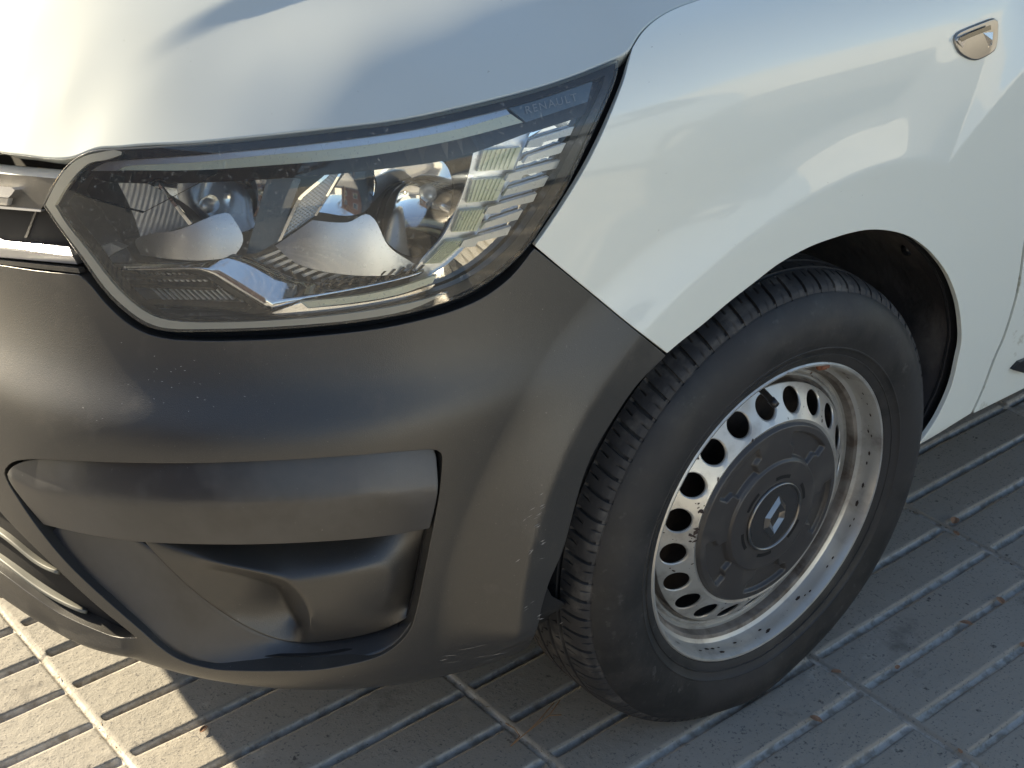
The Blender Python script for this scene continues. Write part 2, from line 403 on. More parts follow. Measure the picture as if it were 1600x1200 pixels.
def body(uv):
    p=body0(uv)
    # wheel-arch flare and lower flank: flat band standing proud of the surface, bounded by a crease
    x,z=p[:,0],p[:,2]; r=np.hypot(x,z-.298); th=np.degrees(np.arctan2(z-.298,x)); th=np.where(th<-90,th+360,th)
    lim=np.interp(th,[40,50,54,57,60,71,85,98,112,126,140,155,180,230],[3,.72,.64,.56,.487,.471,.445,.428,.422,.426,.428,.425,.418,.417])
    k=(1-np.clip(.5*((r-lim)+np.sqrt((r-lim)**2+.0045**2))/(.07+.11*sm(x,.12,.30)),0,1))**1.8*(p[:,1]<.5)*sm(z,.235,.32)*(1-sm(x,.55,1.0)*sm(z,.75,.95))
    yf=-.014+.03*np.clip(r-.37,0,.06)
    p[:,1]=p[:,1]*(1-k)+np.minimum(yf,p[:,1])*k
    return p
SB=Surf(body,.5,30,0,14,760,300)
# check direction of the normal: outward must face away from the cabin
_n=SB.nrm([[14,6]])[0]
if _n[1]>0: SB.flip=True
def pts3(S,L): return np.array([S.pos([S.hit(*p)])[0] for p in L])
def polydist(p,L):
    best=np.full(len(p),9.); 
    for a,b in zip(L[:-1],L[1:]):
        e=b-a; t=np.clip(((p-a)@e)/(e@e),0,1); best=np.minimum(best,np.linalg.norm(p-(a+t[:,None]*e),axis=1))
    return best
# ------------------------------------------------------------------ hood surface (height field through its seam line)
HOODSEAM=[(-60,238),(0,241),(60,249),(108,249),(150,234),(200,230),(300,224),(420,212),(540,198),(640,184),(740,162),(830,139),(900,116),(968,88)]
HS2=[(986,74),(1000,52),(1020,33),(1050,15),(1090,0),(1150,-18),(1300,-55),(1500,-98)]
ctl=[]
def tlift(P): return P
for q in HOODSEAM[1:]+HS2:
    h=SB.hit(*q)
    ctl.append(SB.pos([h])[0])
ctl=np.array(ctl)
inn=[(-.757,.88,.80),(-.757,.80,.80),(-.756,.71,.80),(-.754,.62,.801),(-.750,.54,.803)]
seamxy=ctl[:,:2]
KY=.37
_o=np.argsort(seamxy[:,0]); gx_,gz_=seamxy[_o,0],(ctl[_o,2]-KY*seamxy[_o,1])
def g_(x): return np.interp(x,gx_,gz_)
for x_ in (-.69,-.63,-.56,-.48,-.38,-.26,-.12,.05,.3):
    for y_ in (.13,.18,.24,.31,.40,.50,.60,.74,.88):
        q_=np.array([x_,y_]); best_=9
        for a_,b_ in zip(seamxy[:-1],seamxy[1:]):
            e_=b_-a_; t_=np.clip(((q_-a_)@e_)/(e_@e_),0,1); best_=min(best_,np.linalg.norm(q_-a_-t_*e_))
        j_=int(((seamxy-q_)**2).sum(1).argmin())
        cen_=np.array([0,.9]); 
        if np.linalg.norm((q_-cen_)/[1,1])>np.linalg.norm(seamxy[j_]-cen_)-.03 or best_<.035: continue
        ye=min(y_,.45)+.7*max(0,min(y_,.65)-.45)+.3*max(0,y_-.65)
        inn.append((x_,y_,float(g_(x_))+KY*ye+.026*(1-math.exp(-best_/.05))))
C0=np.concatenate([ctl,np.array(inn)]); Cm=C0[C0[:,1]<.86].copy(); Cm[:,1]=1.76-Cm[:,1]; CP=np.concatenate([C0,Cm])
def tk(r2): return .5*r2*np.log(r2+1e-12)
n_=len(CP); K=tk(((CP[:,None,:2]-CP[None,:,:2])**2).sum(2))+np.diag(np.r_[np.full(len(ctl),1e-4),np.r_[np.full(5,1e-4),np.full(len(C0)-len(ctl)-5,4e-3)],np.full(n_-len(C0),2e-3)]); Pm=np.c_[np.ones(n_),CP[:,:2]]
sol=np.linalg.solve(np.block([[K,Pm],[Pm.T,np.zeros((3,3))]]),np.r_[CP[:,2],0,0,0])
def hood0(uv):
    z=tk(((uv[:,None,:]-CP[None,:,:2])**2).sum(2))@sol[:n_]+sol[n_]+uv@sol[n_+1:]
    return np.c_[uv,z]
SH=Surf(hood0,-.80,.35,-.02,.9,110,90)
if SH.nrm([[0,.5]])[0][2]<0: SH.flip=True
RA=SH.hit(212,97); RB=SH.hit(395,-8); RC=SH.hit(560,-120)
def hood(uv):
    p=hood0(uv); d=(RB-RA); L=np.linalg.norm(d); d=d/L; nn=np.array([-d[1],d[0]])
    if nn@(SH_R-RA)<0: nn=-nn
    q=uv-RA; s=q@d; t=q@nn
    A=.0048*sm(s,-.02,.14); w=.020+.006*sm(s,0,.2)
    t0=t+.004
    pr=sm(t0,-.006,w)*(1-sm(t0,w,w+.13))
    p[:,2]-=A*pr
    dent=np.exp(-(((uv-DENT)**2).sum(1))/(.018**2)); p[:,2]-=.0022*dent
    return p
SH_R=SH.hit(420,110); DENT=SH.hit(24,182)
SH.fn=hood; SH.rebuild(-.80,.35,-.02,.9,200,160)
# ------------------------------------------------------------------ van
van=thing('delivery_van','white delivery van with grey plastic bumper and steel wheels on the grooved pavement','van',(0,.88,0))
van.location=(0,0,0)
def crv_(P,n=8):
    P=[np.array(p[:2],float) for p in P]; out=[]
    for i in range(len(P)-1):
        p0=P[max(i-1,0)];p1=P[i];p2=P[i+1];p3=P[min(i+2,len(P)-1)]
        for t in np.linspace(0,1,n,endpoint=False): out.append(.5*((2*p1)+(-p0+p2)*t+(2*p0-5*p1+4*p2-p3)*t*t+(-p0+3*p1-3*p2+p3)*t**3))
    out.append(P[-1]); return out
ARCH=[(1040,556),(1068,531),(1100,506),(1140,472),(1180,441),(1212,416),(1240,399),(1270,384),(1300,373),(1330,364),(1360,359),(1392,361),(1420,369),(1442,383),(1460,400),(1478,424),(1490,450),(1498,478),(1502,510),(1502,535),(1497,560),(1490,592),(1480,620),(1462,656),(1434,697)]
PK=[(7,740),(13,727),(28,720),(60,718),(180,723),(300,724),(420,720),(540,713),(640,705),(676,703),(689,708),(691,724),(685,780),(672,850),(662,900),(650,957),(640,985),(620,1008),(595,1024),(560,1035),(500,1046),(439,1048),(380,1048),(327,1044),(270,1025),(210,976),(160,932),(117,892),(85,857),(56,820),(30,782)]
BUMP=[(1040,556,1),(985,511),(930,466),(880,425),(835,389,1),(800,432),(760,463),(720,482),(680,495),(600,513),(500,525),(400,532),(300,533),(245,527),(205,510),(168,478),(140,445),(123,430,1),(60,424),(0,415),(-90,402),(-200,385),(-330,362,1),
 (-330,560),(-330,720,1),(-150,905,1),(-60,902),(0,944),(40,975),(92,1003),(140,1022),(200,1043),(280,1054),(330,1067),(390,1080),(450,1086),(520,1090),(600,1090),(680,1080),(740,1066),(790,1048),(820,1020),(838,985),(846,950),(858,910),(880,858),(897,795),(920,722),(955,660),(995,602)]
LG=[(-700,440,1),(-300,640),(-60,735),(0,801),(28,831),(93,894),(150,946),(213,997,1),(170,990),(100,962),(50,930),(0,893),(-80,838),(-180,760),(-700,470,1)]
lip3=pts3(SB,[(0,925),(50,962),(100,985),(150,1001),(200,1012)])
flare_c=None
def bump_disp(uv,p):
    d=.010*np.exp(-(polydist(p,lip3)/.014)**2)
    return d
bumper=panel('bumper',SB,BUMP,M_GREY,van,holes=[PK,LG],clip=(0,UC),mirror=True,disp=bump_disp,step=(.045,.09),gap=.5,depth=.02,holegap=1.2)
FENDA=[(1043,552,1)]+ARCH[1:-1]+[(1434,697,1),(1470,676),(1500,657),(1518,646,1),(1535,608),(1553,560),(1568,525),(1585,470),(1593,430),(1599,385,1)]
FENDB=[(1500,-98,1),(1300,-55),(1150,-18),(1092,0),(1052,15),(1022,33),(1003,52),(989,74,1),(984,92),(975,125),(960,165),(940,212),(915,262),(885,312),(860,350),(836,384,1),(880,421),(930,462),(985,507)]
fp=inset(spline(FENDA+FENDB,10),-1.0 if area(np.array([q[:2] for q in FENDA+FENDB],float))<0 and False else 1.0)
fuv=SB.uvs(fp)
ku=SB.hit(1599,385)
# the cut line above the frame runs on up the body to the windscreen pillar
def cutline(x0,n=9): return [(ku[0]+x0+ .10*t, ku[1]+(13.2-ku[1])*t) for t in np.linspace(.06,1,n)]
d_=np.linalg.norm((fuv-ku)/[1,3],axis=1); i0=int(d_.argmin())
d2=np.linalg.norm(fp-np.array([1500,-98]),axis=1); i1=int(d2.argmin())
fwd=(i1-i0)%len(fuv)<len(fuv)/2
seq=fuv if fwd else fuv[::-1]
if not fwd: i0,i1=len(fuv)-1-i0,len(fuv)-1-i1
seq=np.roll(seq,-i1,axis=0); m_=(i0-i1)%len(fuv); seq=seq[:m_]
fender_uv=np.concatenate([seq,cutline(.012),[fuv[::1][0]*0+[seq[0][0],13.2]]]) if seq[0][1]<13.0 else np.concatenate([seq,cutline(.012)])
fender=panel('fender',SB,None,M_PAINT,van,uvout=fender_uv,step=(.03,.07),depth=.007)
DOOR=[(1522,645,1),(1538,610),(1557,560),(1572,525),(1589,470),(1597,430),(1603,385,1)]
duv=SB.uvs(crv_(DOOR)); 
door_uv=np.concatenate([duv,cutline(-.012),[[7.6,13.2],[7.6,duv[0][1]]]])
door=panel('front_door',SB,None,M_DOOR,van,uvout=door_uv,step=(.05,.10),depth=.018)
side=panel('side_panel',SB,None,M_PAINT,van,uvout=[(7.55,1.6),(7.55,13.5),(.6,13.5),(.6,1.6)],step=(.12,.3),depth=.02,uvholes=[[(3.15+.65*math.cos(a),1.6+0*a+4.3*abs(math.sin(a))+.02) for a in np.linspace(math.pi,0,24)]])
# hood, both halves
huv=SH.uvs(spline([(x,y) for x,y in HOODSEAM]+[(975,84)]+HS2,6)[:-3]) 
o0=[huv[i] for i in range(len(huv))]
k=[i for i in range(len(o0)) if True]
seam=SH.uvs([tuple(q) for q in HOODSEAM+[(978,82)]+HS2])
def crv(P,n=6):
    out=[]
    for i in range(len(P)-1):
        p0=P[max(i-1,0)];p1=P[i];p2=P[i+1];p3=P[min(i+2,len(P)-1)]
        for t in np.linspace(0,1,n,endpoint=False): out.append(.5*((2*p1)+(-p0+p2)*t+(2*p0-5*p1+4*p2-p3)*t*t+(-p0+3*p1-3*p2+p3)*t**3))
    out.append(P[-1]); return np.array(out)
sc_=crv(seam)
front=np.array([[-.757,.88],[-.757,.80],[-.756,.71],[-.754,.62]])
front=front[front[:,1]>sc_[0][1]+.03]
hout=np.concatenate([front,sc_,[[.22,sc_[-1][1]],[.22,.88]]])
hout=inset(hout,.0020)
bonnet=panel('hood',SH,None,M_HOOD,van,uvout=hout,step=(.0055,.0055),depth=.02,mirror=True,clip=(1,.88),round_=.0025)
# ------------------------------------------------------------------ inner shell behind all seams
inner_holes=[[(68,320,1),(108,256),(200,240),(420,222),(640,195),(830,150),(968,98,1),(915,225),(850,345),(780,425),(640,488),(400,512),(240,512),(160,450)],
             [(x,y) for x,y in PK]]
shell=panel('inner_shell',SB,None,M_VOID,van,uvout=[(5,1.2),(27.9,1.2),(27.9,9.0),(22.3,9.8),(20,11.2),(17.5,12.5),(14,12.8),(5,12.8)],holes=[inner_holes[0],inner_holes[1],ARCH+[(1434,697,1),(1300,900),(1000,1000),(870,930),(905,770,1)]],lift=-.019,step=(.2,.25),depth=.004,clip=(0,UC),mirror=True)
# ------------------------------------------------------------------ fog lamp bezel
panel('bezel_back',SB,PK,M_VOID,van,lift=-.062,step=(.1,.2),depth=.003)
bez=panel('upper_bar',SB,[(12,741),(18,730),(32,724),(62,722),(180,727),(300,728),(420,724),(540,717),(640,709),(672,707,1),(684,712,1),(686,724),(681,780),(673,829,1),(600,842),(513,850),(373,855),(219,851),(140,840),(62,823,1),(34,782)],M_GREY2,van,gap=1,step=(.035,.07),depth=.02,
  disp=(lambda C: (lambda uv,p: .003-(.14+.30*sm(p[:,2]-np.interp(p[:,0],C[:,0],C[:,2]),-.004,.004))*(np.sqrt(polydist(p,C)**2+.005**2)-.005)))(pts3(SB,[(24,745),(60,762),(140,775),(280,787),(420,786),(560,775),(694,763)])))
L_=[(48,806,.010),(117,893,.005),(208,976,.004),(268,1024,.004),(327,1044,.004),(430,1048,.004),(520,1042,.004),(592,1023,.004),(622,1005,.004),(651,957,.004)]
DK=[(219,836,.018),(280,906,.018),(340,955,.022),(380,982,.026),(411,995,.030),(455,1004,.034),(505,1005,.034),(570,993,.028),(612,980,.022),(647,960,.012)]
D_=[(x+5,y-5,d+.007) for x,y,d in DK]
n=len(L_)
cage('bezel_panel',SB,L_+D_,[(i,i+1,n+i+1,n+i) for i in range(n-1)],M_GREY2,van,level=3,thick=.003)
nm={}
def V_(**k): nm.update(k)
V_(a0=(222,838,.018),a1=(280,838,.034),a2=(373,838,.046),a3=(450,836,.050),a4=(535,833,.048),a5=(620,824,.038),a6=(676,812,.020),
 b0=(224,846,.017),b1=(303,874,.008),b2=(397,892,.006),b3=(448,906,.004),b4=(535,894,.006),b5=(615,876,.014),b6=(668,866,.034),
 c1=(474,930,.004),c2=(487,960,.005),c3=(482,992,.014),
 d1=(550,925,.006),d2=(612,920,.014),d3=(664,905,.036),e1=(545,965,.014),e2=(600,955,.020),e3=(655,935,.036),f1=(500,1005,.034),f2=(570,993,.028),f3=(612,980,.022),f4=(649,958,.014),
 h1=(300,882,.017),h2=(388,901,.026),h3=(436,914,.052),h4=(446,945,.060),h5=(476,986,.046),
 k1=(280,906,.018),k2=(340,955,.022),k3=(411,995,.030),k4=(455,1004,.034))
fc='a0a1b1b0 a1a2b2b1 a2a3b3b2 a3a4b4b3 a4a5b5b4 a5a6b6b5 b3b4d1c1 b4b5d2d1 b5b6d3d2 c1d1e1c2 d1d2e2e1 d2d3e3e2 c2e1f2f1 c2f1c3 e1e2f3f2 e2e3f4f3 b1b2h2h1 b2b3h3h2 b3c1h4h3 c1c2h5h4 c2c3h5 b0b1h1k1 h1h2k2k1 h2h3h4k2 k2h4k3 h4h5k4k3 h5c3f1k4'
names=list(nm); F=[[names.index(w[i:i+2]) for i in range(0,len(w),2)] for w in fc.split()]
ce=[(names.index(a_),names.index(b_)) for a_,b_ in (('b1','b2'),('b2','b3'),('b3','c1'),('c1','c2'),('c2','c3'),('h2','h3'),('h3','h4'),('h4','h5'),('h1','h2'),('b5','d2'),('d2','e2'),('b3','b4'),('b4','b5'))]
cage('fog_lamp_blank',SB,list(nm.values()),F,M_GREY,van,level=4,thick=.003,creases=[(a_,b_,.55 if i_<11 else .35) for i_,(a_,b_) in enumerate(ce)])
# ------------------------------------------------------------------ lower grille
lg=[ [(-120,770,.012),(0,806,.012),(45,850,.014),(93,893,.020),(93,905,.03),(30,885,.028),(0,868,.028),(-120,800,.03)] ]
def slat(name,top,bot,dt,db,m):
    n=len(top); v=[(x,y,dt) for x,y in top]+[(x,y,(dt+db)/2) for x,y in [((a[0]+b[0])/2,(a[1]+b[1])/2) for a,b in zip(top,bot)]]+[(x,y,db) for x,y in bot]
    v=[(x,y,d) for x,y,d in v]
    return cage(name,SB,v,[(i,i+1,n+i+1,n+i) for i in range(n-1)]+[(n+i,n+i+1,2*n+i+1,2*n+i) for i in range(n-1)],m,van,level=2,thick=.004)
slat('grille_slat',[(-110,745),(0,806),(35,838),(70,868),(98,892)],[(-110,770),(0,829),(40,866),(66,884),(93,893)],.028,.010,M_SLAT)
slat('grille_slat',[(-110,775),(0,848),(50,886),(100,922),(140,950)],[(-110,800),(0,872),(50,915),(95,940),(135,956)],.030,.010,M_SLAT)
slat('grille_slat',[(-110,808),(0,880),(50,921),(100,958),(140,985)],[(-110,822),(0,897),(50,937),(100,968),(138,987)],.030,.008,M_SLAT)
panel('grille_back',SB,LG,M_VOID,van,lift=-.05,step=(.1,.2),depth=.003,clip=(0,UC),mirror=True,holegap=0)
# ------------------------------------------------------------------ upper grille at the left edge
sheet('grille_cap',SB,[(-90,249,1),(0,258,1),(101,266,1),(90,279,1),(0,272,1),(-90,262,1)],lambda x,y:.028-.0009*(y-258),M_SILVER,van,thick=.01)
sheet('grille_face',SB,[(-90,262,1),(0,272,1),(91,279,1),(64,327,1),(0,322,1),(-90,312,1)],.010,M_GREY,van,thick=.01)
sheet('emblem_tip',SB,[(-90,282,1),(0,291,1),(18,293),(23,297),(13,309,1),(0,308,1),(-90,300,1)],.002,M_CHROME,van,thick=.010)
sheet('emblem_base',SB,[(-90,300,1),(0,309,1),(13,310,1),(10,321,1),(0,320,1),(-90,312,1)],.004,M_STEEL,van,thick=.008)
sheet('grille_trim',SB,[(-90,313,1),(0,322,1),(64,328,1),(63,331,1),(0,326,1),(-90,317,1)],.008,M_CHROME_S,van,thick=.006)
for y0,dx in ((338,0),(352,6),(366,12)):
    sheet('grille_rib',SB,[(-90,y0-10,1),(0,y0,1),(70+dx*1.4,y0+9,1),(73+dx*1.4,y0+13,1),(0,y0+4,1),(-90,y0-6,1)],.026,M_BLACK,van,thick=.02)
sheet('grille_rib',SB,[(55,329,1),(58,329,1),(42,371,1),(38,371,1)],.018,M_GREY,van,thick=.02)
sheet('grille_back',SB,[(-90,300,1),(0,310,1),(64,325,1),(112,392,1),(0,382,1),(-90,370,1)],.06,M_VOID,van)
sheet('chrome_strip',SB,[(-90,366,1),(0,372,1),(8,376),(108,386,1),(113,400,1),(0,389,1),(-90,381,1)],lambda x,y:.010-.0006*(y-382),M_CHROME,van,thick=.008)
sheet('chrome_strip_lower',SB,[(-90,381,1),(0,389,1),(113,400,1),(121,413,1),(0,402,1),(-90,394,1)],lambda x,y:-.002+.0004*(y-392),M_CHROME_S,van,thick=.008)
sheet('chrome_strip_edge',SB,[(-90,398,1),(0,406,1),(122,420,1),(125,427,1),(0,413,1),(-90,404,1)],.0,M_GREY,van,thick=.008)
# ------------------------------------------------------------------ headlamp
lamp=bpy.data.objects.new('headlamp',None); COL.objects.link(lamp); lamp.parent=van; lamp.empty_display_size=.05
LO=[(68,320,1),(80,295),(96,270),(110,255),(128,243),(150,236),(200,233),(300,227),(420,216),(540,202),(640,188),(740,166),(830,143),(900,120),(966,94,1),(961,122),(942,170),(916,226),(882,296),(850,346),(820,390),(780,427),(735,456),(690,474),(640,488),(560,502),(480,510),(400,515),(320,517),(260,516),(225,506),(190,481),(160,450),(125,400),(90,352)]
LI=[(84,321,1),(98,300),(112,281),(126,266),(142,255),(165,250),(200,247),(300,240),(420,229),(540,215),(640,200),(740,178),(830,154),(900,131),(950,113,1),(944,135),(926,178),(900,230),(868,292),(838,340),(808,380),(770,415),(728,442),(685,459),(640,471),(560,485),(480,494),(400,499),(320,502),(268,501),(236,492),(204,470),(174,440),(138,393),(104,350)]
panel('lens',SB,LO,M_LENS,lamp,step=(.05,.09),depth=.003,lift=.001,gap=.8,round_=.002,disp=lambda uv,p: .0*uv[:,0])
panel('lens_rim',SB,LO,M_BLACK,lamp,holes=[LI],step=(.05,.09),depth=.012,lift=-.006,gap=1.5)
RIML=[(71,320,1),(82,297),(97,272),(112,256),(130,245),(152,239),(190,237),(168,249),(142,254),(126,265),(112,280),(98,299),(86,321,1),(104,350),(138,393),(174,440),(204,470),(236,492),(268,501),(320,504),(400,502),(480,497),(560,488),(640,474),(700,457,1),(640,484),(560,499),(480,507),(400,512),(320,514),(262,513),(228,503),(194,479),(164,449),(128,399),(93,352)]
sheet('frosted_edge',SB,RIML,-.0016,M_EDGE,lamp,thick=.004,seg=3)
# deep black housing behind the lens
def bowl(name,outer,depths,m,parent,shrink=(0,)):
    P=spline(outer,4); 
    if area(P)<0: P=P[::-1]
    V=[];F=[];n=len(P)
    for d,sh in zip(depths,shrink):
        for q in inset(P,sh): V.append(at_inset(SB,q[0],q[1],.004)[0] + DEEP*d)
    for k in range(len(depths)-1):
        for i in range(n):
            j=(i+1)%n; F.append((k*n+i,k*n+j,(k+1)*n+j,(k+1)*n+i))
    F.append(tuple((len(depths)-1)*n+i for i in range(n)))
    return mk(name,V,F,m,parent,False)
DEEP=np.array([.62,.70,-.22]); DEEP/=np.linalg.norm(DEEP)
bowl('housing',LO,[.004,.03,.10],M_HOUSE,lamp,(3,6,14))
sheet('visor',SB,[(142,266),(172,252),(300,243),(400,230),(560,213),(700,189),(786,165),(930,124),(952,112,1),(944,140),(920,178,1),(830,206),(760,232),(700,250),(600,264),(480,276),(400,281),(300,286),(200,286),(150,280)],lambda x,y:.016+max(0,.0005*(y-230)),M_BLACK,lamp,thick=.012)
TOPB=[(142,267,1),(172,252),(300,243),(400,230),(560,213),(700,189),(786,165,1),(797,178,1),(700,205),(560,228),(400,244),(300,254),(200,259),(180,267,1)]
sheet('chrome_light_bar',SB,TOPB,lambda x,y:.010,M_CHROME_S,lamp,thick=.006)
sheet('light_guide',SB,[(182,266,1),(200,259),(300,254),(400,244),(560,228),(700,205),(798,178,1),(817,191,1),(700,221),(560,246),(400,260),(300,266)],lambda x,y:.012,M_AMBERG,lamp,thick=.006)
plate=sheet('name_plate',SB,[(788,163,1),(926,127,1),(918,159,1),(822,191,1)],.009,M_PLATE,lamp,thick=.003)
# lettering on the plate
def text_on(txt,p0,p1,size,d,m,parent,name):
    cu=bpy.data.curves.new(name,'FONT'); cu.body=txt; cu.size=1; cu.extrude=.0; cu.space_character=1.25
    o=bpy.data.objects.new(name,cu); COL.objects.link(o); bpy.context.view_layer.update()
    dg=bpy.context.evaluated_depsgraph_get(); me=bpy.data.meshes.new_from_object(o.evaluated_get(dg)); bpy.data.objects.remove(o)
    co=np.array([v.co[:] for v in me.vertices]); x0,x1=co[:,0].min(),co[:,0].max(); h=co[:,1].max()
    p0=np.array(p0,float);p1=np.array(p1,float); ex=(p1-p0); up=np.array([ex[1],-ex[0]])/np.linalg.norm(ex)*size
    vs=[]
    for c in co:
        q=p0+ex*(c[0]-x0)/(x1-x0)+up*c[1]/h; vs.append(at_inset(SB,q[0],q[1],d)[0])
    fs=[tuple(p.vertices) for p in me.polygons]
    return mk(name,vs,fs,m,parent,False)
text_on('RENAULT',(823,178),(903,157),12,.0075,M_LETTER,plate,'lettering')
# chrome ladder panel on the outer side
sheet('outer_reflector',SB,[(828,208,1),(922,178,1),(908,226),(878,284),(850,330),(815,372),(778,406),(730,434),(690,451),(674,462,1),(664,440),(700,412),(745,366),(788,300),(815,240)],.022,M_CHROME,lamp,thick=.004)
for t in range(8):
    y=216+t*26
    xl=818-(y-225)*.62-max(0,y-330)*.15; xr=906-(y-200)*.42-max(0,y-280)*.36
    xr=min(xr,906-(y-200)*.42)
    if t%2==0: q=[(xl+4,y+4,1),(xr-2,y-18,1),(xr-8,y-5,1),(xl+26,y+6,1),(xl+22,y+13,1),(xl-2,y+15,1)]
    else: q=[(xl+18,y+2,1),(xr-4,y-18,1),(xr-12,y-3,1),(xl+10,y+13,1)]
    if t<7: sheet('trim_bar',SB,q,.014,M_SILVER,lamp,thick=.006)
CELLS=[[(756,235,1),(815,230,1),(801,265,1),(746,268,1)],[(739,281,1),(792,278,1),(776,313,1),(729,317,1)],[(719,330,1),(762,326,1),(745,361,1),(706,363,1)],[(696,377,1),(733,374,1),(690,411,1),(662,413,1)]]
fr=[(742,226,1),(832,205,1),(816,240),(788,300),(745,366),(700,412),(664,440,1),(640,440,1),(655,412),(690,372),(712,330),(730,280)]
sheet('signal_frame',SB,fr,.026,M_CHROME_S,lamp,thick=.004)
for q in CELLS:
    cx=np.mean([p[0] for p in q]); c=sheet('signal_cell',SB,q,.020,M_BRASS,lamp,thick=.006)
    (x0,y0,_),(x1,y1,_),(x2,y2,_),(x3,y3,_)=q
    for i in range(1,8):
        t=i/8; a=(x0+(x1-x0)*t,y0+(y1-y0)*t); b=(x3+(x2-x3)*t,y3+(y2-y3)*t)
        sheet('lens_ridge',SB,[(a[0]-.9,a[1]+1,1),(a[0]+.9,a[1]+1,1),(b[0]+.9,b[1]-1,1),(b[0]-.9,b[1]-1,1)],.0175,M_BRASS,c,thick=.003)
# lower chrome trim
sheet('chrome_block',SB,[(137,392,1),(172,380,1),(192,388,1),(158,406,1),(140,408,1)],.020,M_SILVER,lamp,thick=.01)
ct=[(146,410,.026),(230,410,.026),(316,410,.026),(362,396,.032),(395,402,.034),(432,424,.030),(480,443,.030),(560,436,.030),(656,414,.030)]
cb=[(158,423,.020),(230,421,.020),(312,419,.020),(335,428,.022),(372,452,.020),(424,486,.014),(474,466,.018),(560,452,.018),(678,424,.018)]
cc=[(160,428,.022),(230,426,.024),(306,426,.026),(330,440,.030),(362,464,.030),(418,491,.022),(470,470,.018),(560,456,.018),(680,427,.018)]
n=len(ct)
cage('chrome_trim',SB,ct+cb+cc,[(i,i+1,n+i+1,n+i) for i in range(n-1)]+[(n+i,n+i+1,2*n+i+1,2*n+i) for i in range(5)],M_CHROME,lamp,level=2,thick=.003,crease=[(i,i+1) for i in range(n,2*n-1)]+[(2,n+2),(3,n+3),(5,n+5),(6,n+6)])
sheet('light_guide',SB,[(468,472,1),(560,462),(620,450),(682,430,1),(676,442,1),(620,461),(560,472),(482,481,1)],.012,M_AMBERG,lamp,thick=.005)
sheet('chrome_rim',SB,[(424,489,1),(470,473,1),(482,482,1),(560,474),(620,463),(680,444,1),(672,452,1),(620,469),(560,481),(480,488),(440,493,1)],.010,M_CHROME,lamp,thick=.004)
for i in range(11):
    x=498+i*15; y=444-(i*2.2 if i>3 else i*.8)
    sheet('rib',SB,[(x,y+4,1),(x+4,y+4,1),(x+16,y-7,1),(x+12,y-7,1)],.024,M_BLACK,lamp,thick=.004)
for i in range(10):
    x0=396+i*15; y0=402+i*4.6
    sheet('step_rib',SB,[(x0,y0+4,1),(x0+40,y0-12,1),(x0+43,y0-9,1),(x0+4,y0+8,1)],.040,M_SILVER,lamp,thick=.004)
for a,b in (((176,443),(330,449)),((196,474),(380,482)),((168,432),(320,432))):
    sheet('shelf',SB,[(a[0],a[1],1),(b[0],b[1],1),(b[0]+6,b[1]+5,1),(a[0]+6,a[1]+5,1)],.035,M_BLACK,lamp,thick=.02)
for i in range(16):
    x=212+i*9
    sheet('mesh_strip',SB,[(x,424,1),(x+3,424,1),(x+22,440,1),(x+18,440,1)],.040,M_CHROME_S,lamp,thick=.002)
    if i<13: sheet('mesh_strip',SB,[(x+22,449,1),(x+25,449,1),(x+46,468,1),(x+42,468,1)],.042,M_SILVER,lamp,thick=.002)
# reflector bowls
def parabola(name,px,py,depth,R,axis,m,a0,a1,zcut=(-1,1)):
    c=at_inset(SB,px,py,.0)[0]+DEEP*depth; ax=np.array(axis,float); ax/=np.linalg.norm(ax)
    e1=np.cross(ax,[0,0,1.]); e1/=np.linalg.norm(e1); e2=np.cross(e1,ax)
    V=[];F=[];nr,na=14,36
    for i in range(nr):
        r=R*(i/(nr-1))
        for j in range(na+1):
            a=math.radians(a0+(a1-a0)*j/na); u=np.clip(r*math.cos(a),-R,R); w=np.clip(r*math.sin(a),zcut[0]*R,zcut[1]*R)
            V.append(c+e1*u+e2*w-ax*( .055-(u*u+w*w)/(R*R)*.06))
    for i in range(nr-1):
        for j in range(na): a=i*(na+1)+j; F.append((a,a+1,a+na+2,a+na+1))
    o=mk(name,V,F,m,lamp); return o
SL=Surf(lambda uv: SB.pos(uv)-SB.nrm(uv)*.045,15,28,4,14,260,160,flip=SB.flip)
def dish(name,pts,m,c,R,depth,ribs=None,lift=0):
    c3=SL.pos([SL.hit(*c)])[0]
    if ribs: a3,b3=[SL.pos([SL.hit(*q)])[0] for q in ribs[:2]]; dr=b3-a3; L_r=np.linalg.norm(dr); dr=dr/L_r
    def f(uv,p):
        d=-depth*(1-np.minimum(((p-c3)**2).sum(1)/R**2,1.6))
        if ribs: d=d+ribs[3]*np.sin(((p-a3)@dr)/L_r*ribs[2]*6.283)
        return d
    return panel(name,SL,pts,m,lamp,disp=f,step=(.012,.03),depth=.003,lift=lift,round_=.0007,seg=6)
dish('reflector_bowl',[(586,262),(625,247),(680,246),(706,270),(714,318),(700,362),(668,398),(636,402),(600,380),(574,342),(588,300)],M_CHROME,(645,320),.060,.045)
dish('reflector_bowl',[(246,283,1),(290,276),(350,272),(398,272),(416,290,1),(398,350),(370,372),(330,368),(299,349,1)],M_CHROME,(345,318),.060,.040)
dish('reflector_floor',[(434,379,1),(492,338,1),(545,340),(578,330),(606,376),(642,404,1),(655,412),(600,420),(520,414),(468,402)],M_CHROME_S,(540,420),.09,-.020,lift=.004)
dish('divider_plate',[(434,377,1),(466,312),(480,298),(508,275),(520,264),(537,261,1),(492,336,1)],M_SILVER,(490,320),.06,.004,ribs=((440,372),(520,262),26,.0005),lift=.004)
sheet('divider_edge',SB,[(434,378,1),(465,311),(479,297),(507,274),(519,262),(523,263,1),(511,277),(483,300),(470,313),(440,375,1)],.038,M_CHROME,lamp)
